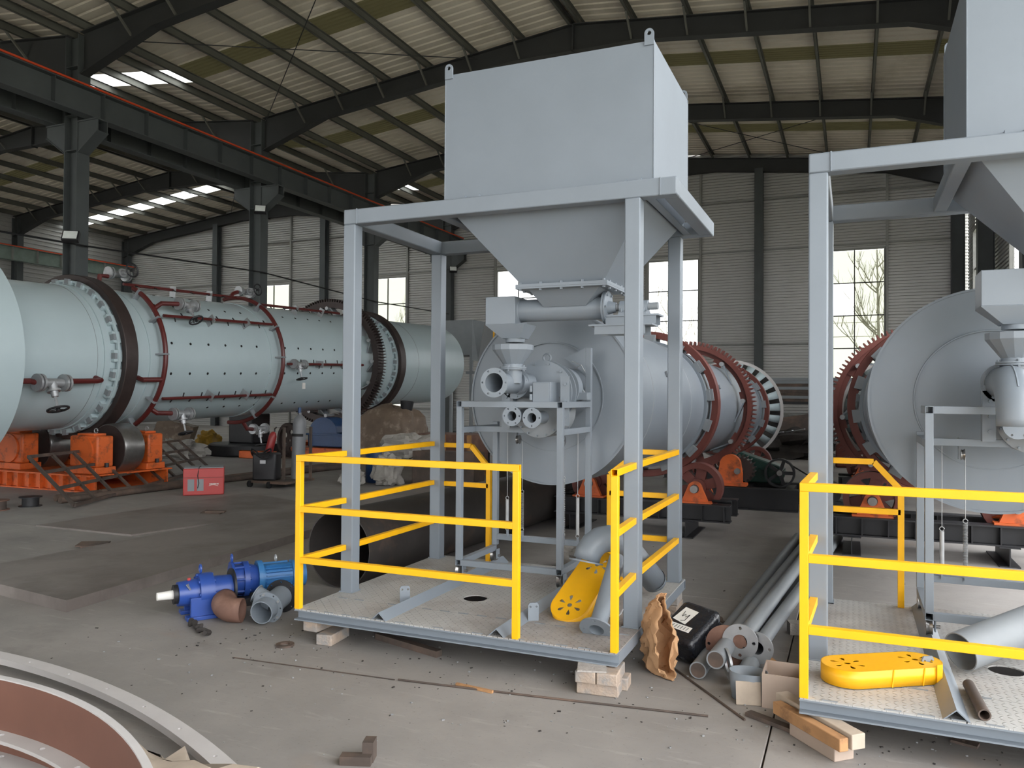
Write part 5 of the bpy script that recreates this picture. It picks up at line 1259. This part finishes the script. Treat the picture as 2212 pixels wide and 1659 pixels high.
# --- grey pipes between the skids
def gpipe(p, q, r, lab, flange=None, disc=None):
    t = thing('long_pipe', p, lab, 'pipe', 'grey pipes between the skids'); p = V(*p); q = V(*q); d = (q - p).normalized(); L = (q - p).length
    MB().lathe([(r*0.86, 0), (r, 0), (r, L), (r*0.86, L)], p, d, seg=24).build('tube', M['greydark'], t)
    if flange: MB().flange(p - d*0.006, d, r*2.1, r*0.85, 0.014, nb=4, rb=r*1.6, hb=0.011).build('end_flange', M['galv'], t)
    else: MB().tube(p + d*0.001, p + d*0.006, r*0.9, seg=20).build('end_cap', M['rust'], t)
    if disc: MB().flange(p + d*disc, d, 0.125, r, 0.008, nb=2, rb=0.105, hb=0.01).build('brown_disc', M['rustred'], t)
gpipe((-0.825, 4.69, 0.055), (-0.56, 9.6, 0.055), 0.05, 'grey pipe lying lowest, nearest the paper bag')
gpipe((-0.715, 4.63, 0.15), (-0.42, 9.7, 0.06), 0.052, 'grey pipe with a brown disc round it', disc=0.3)
gpipe((-0.615, 4.92, 0.185), (-0.28, 10.0, 0.1), 0.05, 'grey pipe ending in a flange, left of the flanged pair', flange=True)
gpipe((-0.52, 4.95, 0.15), (-0.12, 10.0, 0.05), 0.045, 'grey pipe ending in a flange, right of the flanged pair', flange=True)
gpipe((-0.565, 4.72, 0.055), (-0.38, 9.2, 0.055), 0.05, 'grey pipe lying behind the oval duct ring')
one('loose_flange', MB().flange((-0.665, 4.72, 0.105), (0.9, 0.4, 0.1), 0.09, 0.045, 0.014, nb=4, rb=0.07, hb=0.009), M['galv'], 'loose round flange standing between the grey pipes', 'flange')
for i, (x, y, r) in enumerate(((-0.98, 5.98, 0.11), (-0.93, 5.82, 0.11), (-0.82, 5.62, 0.07), (-0.78, 5.42, 0.09))):
    one('flat_ring', MB().lathe([(r*0.8, 0), (r, 0), (r, 0.012), (r*0.8, 0.012)], (x, y, 0.002 + (0.014 if i == 1 else 0)), (0, 0, 1), seg=32), M['rust'], 'flat dark ring on the floor by the parcel, %s' % ('farthest', 'second farthest', 'small one', 'nearest')[i], 'ring', 'flat rings')
# oval duct collar, carton, timbers
ov = MB(); N_ = 36
for z, k in ((0.0, 0.86), (0.15, 1.0)):
    ov.v += [(-0.52 + 0.105*k*cos(2*pi*i/N_)*(1 if abs(cos(2*pi*i/N_)) < 0.8 else 0.97), 4.52 + 0.08*k*sin(2*pi*i/N_), z + 0.002) for i in range(N_)]
ov.f += [(i, (i+1) % N_, N_ + (i+1) % N_, N_ + i) for i in range(N_)]
one('duct_collar', ov, M['grey'], 'grey oval sheet-metal collar standing before the pipe flanges', 'duct', solid=0.004)
ca = thing('open_carton', (-0.34, 4.5, 0), 'open pale cardboard box beside the right skid corner', 'carton')
cx0, cx1, cy0, cy1 = -0.44, -0.24, 4.42, 4.66
for a in ((cx0, cx1, cy0, cy0 + .005), (cx0, cx1, cy1 - .005, cy1), (cx0, cx0 + .005, cy0 + .005, cy1 - .005), (cx1 - .005, cx1, cy0 + .005, cy1 - .005)): MB().box(*a, 0.004, 0.18).build('side', M['card'], ca, smooth=False)
MB().box(cx0, cx1, cy0, cy1, 0, 0.004).build('bottom', M['card'], ca, smooth=False)
MB().obox((-0.51, 4.43, 0.06), (0.13, 0.005, 0.12), rz=0.25, rx=-0.2).build('flap', M['woodpale'], ca, smooth=False)
def timber(p, q, w, h, lab, m='wood'): one('timber', MB().bar(p, q, w, h), M[m], lab, 'timber', 'timbers under the right skid', bev=0.004)
timber((-0.33, 4.3, 0.108), (0.03, 3.9, 0.108), 0.075, 0.07, 'upper timber sticking out under the right skid corner', 'woodpale')
timber((-0.345, 4.2, 0.098), (-0.03, 3.86, 0.098), 0.05, 0.06, 'brown front timber beside the upper one under the right skid')
timber((-0.24, 4.16, 0.034), (-0.03, 3.93, 0.034), 0.11, 0.068, 'squat block carrying the timbers under the right skid', 'card')
one('wood_offcut', MB().obox((-0.38, 4.22, 0.012), (0.26, 0.05, 0.02), rz=-0.5), M['rust'], 'dark flat offcut on the floor by the carton', 'offcut')
one('wood_offcut', MB().obox((-0.42, 4.98, 0.06), (0.3, 0.04, 0.02), rz=-0.9, ry=0.12), M['wood'], 'pale stick leaning near the pipe flanges', 'stick')
one('wood_offcut', MB().obox((-0.33, 5.9, 0.04), (0.16, 0.1, 0.08), rz=0.3), M['brickgrey'], 'pale block on the floor behind the pipes', 'block')

# --- yellow chain guards
def guard(label):
    t = thing('chain_guard', (0, 0, 0), label, 'chain guard', 'yellow chain guards')
    L, R0, h = 0.19, 0.125, 0.085
    out = [(L + R0*cos(a), R0*sin(a)) for a in [-pi/2 + pi*k/18 for k in range(19)]] + [(-L + R0*cos(a), R0*sin(a)) for a in [pi/2 + pi*k/18 for k in range(19)]]
    holes = []
    for cx in (-L, L):
        holes.append([(cx + .016*cos(a), .016*sin(a)) for a in [2*pi*k/14 for k in range(14)]])
        for k in range(6):
            a = k*pi/3 + 0.35; u = (cos(a), sin(a)); w = (-sin(a), cos(a))
            holes.append([(cx + u[0]*r + w[0]*q, u[1]*r + w[1]*q) for r, q in ((.036, 0), (.06, .009), (.07, .012), (.08, .008), (.083, 0), (.08, -.008), (.07, -.012), (.06, -.009))])
    MB().plate(out, holes, (0, 0, h - .003), (1, 0, 0), (0, 1, 0), (0, 0, 1), .003).build('face', M['yellow2'], t, smooth=False)
    m = MB(); n = len(out); m.add([(x, y, 0) for x, y in out] + [(x, y, h) for x, y in out], [(i, (i+1) % n, n+(i+1) % n, n+i) for i in range(n)]); m.build('side_band', M['yellow2'], t, solid=.003)
    MB().obox((L + .04, -R0 - .005, .03), (.03, .006, .14)).obox((L + .04, -R0 - .03, -.035), (.03, .06, .006)).build('foot_strap', M['yellow2'], t, smooth=False)
    for x in (-0.03, 0.14): MB().bar((x, -R0 - .003, 0), (x + .01, -R0 - .003, h), .006, .006).build('weld', M['yellow2'], t)
    return t
gB = guard('yellow stadium-shaped chain guard lying on the right skid deck'); gB.location = (0.14, 4.47, 0.225); gB.rotation_euler = (0, 0, radians(33))
gA = guard('yellow chain guard leaning behind the grey duct on the middle skid'); gA.location = (-1.63, 5.06, 0.335); gA.rotation_euler = Matrix(((0.24, -0.97, 0.0), (0.80, 0.20, -0.56), (0.55, 0.13, 0.82))).to_euler()

# --- ducts and pipes on the decks
dA = thing('flanged_pipe', (-1.42, 4.55, 0.22), 'grey straight pipe with round foot flange leaning on the middle skid', 'pipe')
p0 = V(-1.40, 4.56, 0.262); p1 = V(-1.40, 5.0, 0.60); dd = (p1 - p0).normalized()
MB().lathe([(0.046, 0), (0.052, 0), (0.052, (p1-p0).length), (0.046, (p1-p0).length)], p0, dd, seg=28).build('tube', M['grey'], dA)
MB().flange(p0 - dd*0.01, dd, 0.105, 0.046, 0.01, nb=4, rb=0.085, hb=0.009).build('foot_flange', M['grey'], dA)
MB().path([p0 + dd*0.1 + V(.05, 0, 0), p0 + dd*0.1 + V(.09, .0, -.01), p0 + dd*0.13 + V(.12, 0, .0), p0 + dd*0.14 + V(.13, 0, .02)], 0.005, seg=6).build('handle', M['galv'], dA)
eA = thing('elbow_duct', (-1.4, 5.2, 0.22), 'grey elbow duct with flanged mouth leaning on the middle skid', 'duct')
pts = [V(-1.60, 4.97, 0.575), V(-1.59, 4.985, 0.625), V(-1.565, 5.01, 0.67), V(-1.53, 5.04, 0.70), V(-1.48, 5.08, 0.71), V(-1.44, 5.12, 0.70), V(-1.41, 5.18, 0.665), V(-1.30, 5.62, 0.33)]
MB().path(pts, 0.085, seg=30, caps=False).build('duct', M['grey'], eA, solid=0.005)
MB().flange(pts[0] - V(.0, .0, .004), (-0.1, -0.25, -1), 0.112, 0.084, 0.01, nb=6, rb=0.1, hb=0.006).build('mouth_flange', M['grey'], eA)
MB().lathe([(0.0, 0), (0.08, 0.006), (0.085, 0.05)], (-1.295, 5.63, 0.325), (-0.07, -0.82, 0.57), seg=30, closed=False).build('end_cap', M['grey'], eA)
one('duct_pipe', MB().lathe([(0.094, 0), (0.1, 0), (0.1, 1.3), (0.094, 1.3)], (0.52, 4.72, 0.335), (0.72, 0.62, 0.2), seg=36), M['greydark'], 'thick grey pipe resting across the right skid deck', 'pipe')
one('short_pipe', MB().lathe([(0.02, 0), (0.026, 0), (0.026, 0.4), (0.02, 0.4)], (0.545, 4.08, 0.247), (-0.04, 1, 0), seg=20), M['rust'], 'short dark pipe beside the trolley rail on the right skid', 'pipe')

# --- gas bottle, trolley welder and extinguisher
cy = thing('gas_bottle', (-9.15, 11.5, 0), 'grey gas bottle standing behind the left handrail', 'gas bottle')
MB().lathe([(0.0, 0.12), (0.115, 0.12), (0.118, 0.14), (0.118, 1.12), (0.1, 1.2), (0.05, 1.26), (0.03, 1.27), (0.03, 1.31), (0.0, 1.31)], (-9.17, 11.55, 0), (0.02, 0.02, 1), seg=32, closed=False).build('bottle', M['cyl'], cy)
MB().tube((-9.15, 11.57, 1.3), (-9.15, 11.57, 1.4), 0.03, seg=10).build('valve', M['blue'], cy)
MB().lathe([(0.12, 0), (0.124, 0), (0.124, 0.05), (0.12, 0.05)], (-9.16, 11.56, 0.88), (0.02, 0.02, 1), seg=24).build('strap', M['rubber'], cy)
wc = thing('welder_cart', (-9.4, 11.2, 0), 'black welder on a steel cart beside the gas bottle', 'welder')
MB().box(-9.75, -8.95, 10.95, 11.75, 0.08, 0.12).build('cart_deck', M['rust'], wc, smooth=False)
for x, y in ((-9.27, 11.3), (-9.0, 11.7)): MB().bar((x, y, 0.1), (x, y, 1.05), 0.04, 0.04).build('upright', M['rust'], wc, smooth=False)
MB().obox((-9.52, 11.15, 0.36), (0.42, 0.3, 0.48), rz=0.35).build('welder_case', M['black'], wc, bev=0.03)
MB().obox((-9.47, 10.985, 0.45), (0.1, 0.006, 0.06), rz=0.35).build('data_plate', M['galv'], wc)
for k in range(2): MB().path([V(-9.52, 11.1, 0.62) + V(0.2*cos(t), 0.1*sin(t) - 0.1, 0.06*sin(t*2) - 0.05*k) for t in [2*pi*i/24 for i in range(24)]], 0.014, seg=6, closed=True).build('cable_coil', M['cable'], wc)
for x, y in ((-9.72, 10.95), (-9.3, 10.95), (-9.7, 11.7)): MB().tube((x - .02, y, 0.06), (x + .02, y, 0.06), 0.06, seg=16).build('wheel', M['rubber'], wc)
ex = thing('fire_extinguisher', (-9.5, 11.2, 0.6), 'red fire extinguisher lying on the black welder', 'fire extinguisher')
MB().lathe([(0.0, 0), (0.065, 0), (0.07, 0.02), (0.07, 0.28), (0.045, 0.34), (0.02, 0.36), (0.0, 0.36)], (-9.52, 11.2, 0.62), (0.22, 0.1, 1), seg=24, closed=False).build('cylinder', M['extred'], ex)
MB().path([(-9.43, 11.24, 0.97), (-9.43, 11.24, 1.02), (-9.36, 11.2, 1.05)], 0.014, seg=8).build('handle', M['black'], ex)

# --- clutter under and behind the kiln
one('tarpaulin_bundle', lump((-15.5, 14.9, 0.2), (1.2, 0.6, 0.45), 2, 0.4, 2.6), M['foil'], 'shiny grey plastic bundle on the floor under the kiln', 'bundle')
one('torn_carton', MB().obox((-16.4, 15.6, 0.5), (0.9, 0.7, 0.8), rz=0.6, ry=0.3), M['tarp'], 'dark brown torn carton under the kiln', 'carton')
one('yellow_sack', lump((-16.35, 16.75, 0.275), (0.6, 0.5, 0.6), 5, 0.3), M['dullyellow'], 'dull yellow sack under the kiln', 'sack')
tt = thing('turntable', (-14.9, 16.6, 0), 'low black round turntable with a column under the kiln', 'machine')
MB().lathe([(0.0, 0.32), (0.95, 0.32), (1.0, 0.28), (1.0, 0.05), (0.95, 0.0)], (-14.9, 16.7, 0), (0, 0, 1), seg=48, closed=False).build('disc', M['black'], tt)
MB().box(-15.3, -14.5, 16.4, 17.1, 0.32, 1.1).build('housing', M['black'], tt, bev=0.03)
MB().tube((-14.9, 16.7, 1.1), (-14.9, 16.7, 1.17), 0.3, seg=24).build('cap', M['black'], tt)
one('steel_channel', MB().box(-14.3, -13.2, 15.7, 15.72, 0, 0.2).box(-14.3, -13.2, 15.7, 15.82, 0, 0.015).box(-14.3, -13.2, 15.7, 15.82, 0.185, 0.2).box(-13.8, -13.78, 15.7, 15.82, 0.015, 0.185), M['orange'], 'short orange channel on the floor under the kiln', 'channel', smooth=False)
wl = thing('flywheel', (-13.3, 16.4, 0), 'large dark flywheel standing under the kiln', 'wheel')
MB().lathe([(0.36, -0.07), (0.45, -0.07), (0.45, 0.07), (0.36, 0.07)], (-13.2, 16.3, 0.45), (0.3, 1, 0), seg=40).build('rim', M['tyre'], wl)
MB().flange((-13.2, 16.3, 0.45), (0.3, 1, 0), 0.37, 0.04, 0.03, nb=5, rb=0.22, hb=0.07).build('web', M['tyre'], wl)
MB().box(-13.5, -12.9, 16.1, 16.5, 0, 0.02).build('foot', M['rust'], wl)
bgx = thing('kiln_gearbox', (-12.2, 16.9, 0), 'blue gearbox on an orange base below the kiln gear', 'gearbox')
MB().box(-12.75, -11.65, 16.45, 17.05, 0.3, 0.62).build('lower_case', M['blue'], bgx, bev=0.03)
MB().plate([(-0.5, 0)] + [(-0.1 + 0.42*cos(t), 0.05 + 0.38*sin(t)) for t in [pi - k*pi/14 for k in range(15)]] + [(0.5, 0)], [], (-12.2, 16.48, 0.62), (1, 0, 0), (0, 0, 1), (0, 1, 0), 0.54).build('upper_case', M['blue'], bgx)
MB().box(-12.8, -11.6, 16.4, 17.1, 0.6, 0.64).build('split_flange', M['blue'], bgx, smooth=False)
MB().box(-13.2, -10.2, 16.35, 17.15, 0.0, 0.28).build('base', M['orange'], bgx, bev=0.01)
MB().box(-11.2, -10.9, 16.5, 16.9, 0.28, 0.72).build('bearing', M['orange'], bgx, bev=0.03)
dr = MB(); nu = 72; lv = [(0.0, 1.06), (0.2, 1.03), (0.5, 1.0), (0.85, 0.97), (1.12, 0.9), (1.26, 0.74), (1.34, 0.45), (1.38, 0.0)]
for z, k in lv:
    for i in range(nu):
        t = 2*pi*i/nu; q = V(cos(t)*2.2, sin(t)*2.2, z*1.6 + 4)
        r = k*(1 + 0.10*mnoise.noise(q) + 0.035*sin(t*11 + 2*mnoise.noise(q*0.7))*(1.2 - 0.6*z) + 0.05*abs(mnoise.noise(q*2.4)))
        sx = math.copysign(abs(cos(t))**0.5, cos(t)); sy = math.copysign(abs(sin(t))**0.5, sin(t))
        dr.v.append((-10.0 + sx*0.82*r, 16.05 + sy*0.5*r, max(0, z*(1 + 0.10*mnoise.noise(V(cos(t)*1.3, sin(t)*1.3, 7))))))
for j in range(len(lv) - 1): dr.f += [(j*nu+i, j*nu+(i+1) % nu, (j+1)*nu+(i+1) % nu, (j+1)*nu+i) for i in range(nu)]
one('tarped_pile', dr, M['tarp'], 'tall pile under a brown tarpaulin behind the left skid posts', 'tarpaulin')
one('black_bucket', MB().lathe([(0.0, 0), (0.13, 0), (0.16, 0.25), (0.15, 0.25)], (-9.55, 15.95, 1.24), (0.1, 0, 1), seg=20, closed=False), M['black'], 'small black bucket on top of the tarpaulin pile', 'bucket')
for i, (x, y, z, s_, lab) in enumerate(((-7.75, 12.3, 0.26, (0.5, 0.4, 0.55), 'tied grey sack behind the left handrails'), (-8.3, 12.0, 0.13, (0.4, 0.3, 0.28), 'small white bag on the floor left of the tied sack'), (-7.7, 12.9, 0.6, (0.9, 0.7, 0.55), 'heap of crumpled pale plastic behind the tied sack'), (-2.35, 7.2, 0.1, (0.4, 0.3, 0.22), 'crumpled bag on the floor below the middle drum'))):
    one('sack', lump((x, y, z), s_, 11 + i, 0.3, 2.4), M['sack'], lab, 'sack', 'sacks')
one('blue_barrel', MB().lathe([(0.0, 0), (0.27, 0), (0.28, 0.03), (0.28, 0.6), (0.26, 0.63), (0.0, 0.63)], (-8.15, 12.7, 0), (0, 0, 1), seg=32, closed=False), M['blue'], 'dark blue barrel beside the sacks', 'barrel')
one('steel_cabinet', MB().box(-7.35, -6.1, 12.5, 12.95, 0, 0.62), M['rust'], 'low dark steel cabinet behind the left skid post', 'cabinet', bev=0.01)
cr = thing('wooden_crate', (-7.6, 14.3, 0), 'reddish wooden crate behind the left rear skid post', 'crate')
MB().box(-8.2, -6.9, 14.0, 14.8, 0.1, 0.85).build('body', M['rustred'], cr, smooth=False)
for x in (-8.2, -7.55, -6.98): MB().box(x, x + 0.09, 13.97, 14.0, 0.1, 0.85).build('batten', M['wood'], cr, smooth=False)
MB().box(-8.2, -6.9, 13.97, 14.83, 0.0, 0.1).build('skid', M['wood'], cr, smooth=False)
wb = thing('work_bench', (-6.6, 17.6, 0), 'dark work bench with tools behind the middle trolley', 'bench')
MB().box(-8.2, -4.6, 17.2, 18.0, 0.95, 1.0).build('top', M['girt'], wb, smooth=False)
for x in (-8.1, -6.4, -4.75):
    for y in (17.25, 17.9): MB().box(x, x + 0.07, y, y + 0.07, 0, 0.95).build('leg', M['black'], wb, smooth=False)
MB().box(-8.1, -4.7, 17.9, 17.94, 0.05, 0.95).build('back_panel', M['black'], wb, smooth=False)
one('toolbox', MB().box(-7.0, -6.3, 17.3, 17.7, 1.002, 1.14), M['yellow2'], 'yellow box on the dark work bench', 'box', bev=0.02)
for k in range(6):
    one('stacked_brick', MB().obox((-6.2 + 0.27*(k % 3), 14.2, 0.62 + 0.12*(k // 3)), (0.25, 0.12, 0.115)), M['wood'], 'buff brick in the stack behind the trolley, %s row %s' % (('lower', 'upper')[k // 3], ('left', 'middle', 'right')[k % 3]), 'brick', 'buff bricks')
one('brick_table', MB().box(-6.5, -5.3, 14.0, 14.6, 0.5, 0.56).box(-6.45, -6.38, 14.05, 14.55, 0, 0.5).box(-5.42, -5.35, 14.05, 14.55, 0, 0.5), M['rust'], 'low dark table carrying the buff bricks', 'table', smooth=False)

# --- another finished hopper far behind the kiln, with yellow ladder
fh = thing('far_hopper', (-13.3, 26, 0), 'distant grey hopper on a frame behind the kiln end', 'hopper')
MB().box(-14.3, -12.8, 26, 27.2, 3.1, 4.4).build('bin', M['greydark'], fh, smooth=False)
m = MB(); m.add([(-12.8, 26, 4.4), (-12.3, 26, 4.3), (-12.3, 27.2, 4.3), (-12.8, 27.2, 4.4), (-12.8, 26, 2.9), (-12.6, 26.1, 2.9), (-12.6, 27.1, 2.9), (-12.8, 27.2, 2.9)], [(0, 1, 2, 3), (4, 7, 6, 5), (0, 4, 5, 1), (1, 5, 6, 2), (2, 6, 7, 3), (3, 7, 4, 0)]); m.build('chute', M['greydark'], fh, smooth=False)
for x, y in ((-14.3, 26), (-12.9, 26), (-14.3, 27.1), (-12.9, 27.1)): MB().box(x, x + 0.1, y, y + 0.1, 0, 3.1).build('leg', M['greydark'], fh, smooth=False)
MB().box(-13.0, -12.2, 25.9, 26.0, 2.4, 2.5).build('brace', M['greydark'], fh, smooth=False)
ld = thing('yellow_ladder', (-11.9, 26.3, 0), 'tall yellow ladder beside the distant hopper', 'ladder')
for x in (-12.1, -11.75): MB().box(x, x + 0.05, 26.3, 26.35, 0, 4.9).build('stile', M['yellow2'], ld, smooth=False)
for k in range(15): MB().box(-12.05, -11.75, 26.31, 26.34, 0.3 + k*0.3, 0.33 + k*0.3).build('rung', M['yellow2'], ld, smooth=False)

# --- steel stock and scrap at the rear right
rk = thing('bar_rack', (-1.6, 25.6, 0), 'dark rack of steel stock at the rear wall', 'rack')
for x in (-2.9, -0.4):
    for y in (25.0, 26.4): MB().box(x, x + 0.12, y, y + 0.12, 0, 1.5).build('upright', M['black'], rk, smooth=False)
for z in (0.6, 1.42): MB().box(-2.9, -0.28, 25.0, 26.52, z, z + 0.08).build('shelf_beam', M['black'], rk, smooth=False)
rnd = random.Random(21); pos = 0
for k in range(30):
    z = 1.5 + 0.09*(k // 4) + 0.045; y = 25.15 + 0.3*(k % 4)
    one('steel_stock', MB().obox((-1.6 + rnd.uniform(-.4, .4), y, z), (rnd.uniform(2.6, 3.4), 0.1, 0.085), rz=rnd.uniform(-.04, .04)), M['rust'] if rnd.random() < .7 else M['greydark'], 'rusty steel bar stacked on the dark rack at the rear wall', 'steel bar', 'bars on the rear rack', smooth=False)
one('scrap_sheet', MB().obox((-1.4, 23.2, 0.75), (1.8, 0.9, 0.02), rz=0.3, rx=0.9, ry=-0.15), M['rust'], 'dark bent sheet leaning on the scrap heap at the rear', 'sheet')
one('scrap_heap', lump((-1.5, 22.6, 0.3), (1.9, 1.2, 0.75), 31, 0.5, 3.2), M['litter'], 'dark scrap heap behind the right skid post', 'scrap')
for i in range(3):
    a = rnd.uniform(0, 3); one('scrap_strip', MB().obox((-1.9 + i*0.25, 22.2 + 0.1*i, 0.66 + 0.04*i), (0.6, 0.06, 0.02), rz=a, ry=0.2), M['galv'], 'bright metal strip on the dark rear scrap heap, %s of three' % ('left', 'middle', 'right')[i], 'scrap', 'bright scrap strips')
one('primed_casting', MB().box(-0.35, 0.15, 20.0, 20.5, 0.0, 0.55).box(-0.25, 0.05, 20.05, 20.45, 0.55, 0.75), M['oxide'], 'dull pink primed casting behind the right drum gear', 'casting', bev=0.04)

# --- rods, flat bars, swarf and litter on the floor
one('steel_rod', MB().path([(-2.41, 3.96, 0.006), (-1.6, 4.05, 0.006), (-0.68, 4.17, 0.006)], 0.006, seg=8), M['rust'], 'long thin dark rod on the floor in front of the middle skid', 'rod')
one('steel_rod', MB().path([(-3.55, 3.87, 0.004), (-2.43, 3.955, 0.004)], 0.003, seg=6), M['rust'], 'thin dark wire on the floor left of the long rod', 'wire')
one('angle_bar', MB().obox((-2.67, 4.5, 0.02), (0.58, 0.05, 0.04), rz=-0.28), M['rust'], 'dark bar lying under the front of the middle skid', 'bar')
one('steel_rod', MB().path([(-0.98, 4.8, 0.006), (-0.5, 4.2, 0.006)], 0.006, seg=6), M['rust'], 'thin dark rod on the floor in front of the grey pipes', 'rod')
one('wood_stick', MB().obox((-1.95, 4.02, 0.008), (0.24, 0.018, 0.014), rz=-0.1), M['wood'], 'small pale stick on the floor before the skid', 'stick')
one('bracket_offcut', MB().obox((-2.04, 3.0, 0.02), (0.14, 0.05, 0.04), rz=0.35).obox((-2.01, 3.06, 0.045), (0.05, 0.07, 0.09), rz=0.35), M['rust'], 'small rusty bracket on the floor at the bottom edge', 'bracket')
rnd = random.Random(5); sw = MB(); p = V(-4.36, 4.3, 0.015); pts = []
for k in range(14): pts.append(p + V(0.028*k + 0.015*sin(k*1.3), -0.014*k + 0.02*cos(k*1.7), 0.012 + 0.012*sin(k*2.1)))
sw.path(pts, [0.012 + 0.008*abs(sin(k*1.9)) for k in range(14)], seg=7)
one('swarf_curl', sw, M['litter'], 'black crusty curl of swarf in front of the blue motors', 'swarf')
one('flat_washer', MB().lathe([(0.03, 0), (0.06, 0), (0.06, 0.012), (0.03, 0.012)], (-3.42, 4.2, 0), (0, 0, 1), seg=24), M['rust'], 'steel washer on the floor by the left brick stack', 'washer')
one('lug_plate', MB().plate([(-.06, -.03), (.06, -.03), (.06, .03), (-.06, .03)], [circ2(.014, 12)], (0.5, 4.36, 0), (0.9, -0.3, 0), (0.3, 0.9, 0), (0, 0, 1), 0.012), M['rust'], 'small drilled plate on the floor under the right skid', 'plate')
lt = MB()
for k in range(380):
    if k < 260: x = rnd.uniform(-4.0, 1.2); y = rnd.gauss(4.15, 0.35)
    else: x = rnd.uniform(-9, 1); y = rnd.uniform(3, 9)
    if y < 2.6 or (x < -5.2 and 4 < y < 9.5): continue
    s_ = rnd.choice((0.003, 0.004, 0.004, 0.005, 0.006, 0.009))
    lt.obox((x, y, s_*0.25 + 0.001), (s_*rnd.uniform(0.8, 2.4), s_, s_*0.5), rz=rnd.uniform(0, 3.1))
o = one('floor_litter', lt, M['litter'], 'fine dark metal chips scattered over the concrete floor', 'litter', kind='stuff', smooth=False)
lt = MB()
for k in range(160):
    x = rnd.uniform(-4.5, 1.0); y = rnd.gauss(4.0, 0.5)
    if y < 2.6: continue
    s_ = rnd.choice((0.004, 0.006, 0.009)); lt.obox((x, y, s_*0.3 + 0.001), (s_*rnd.uniform(0.8, 2), s_, s_*0.6), rz=rnd.uniform(0, 3.1))
one('pale_litter', lt, M['galv'], 'fine bright chips scattered over the concrete floor', 'litter', kind='stuff', smooth=False)
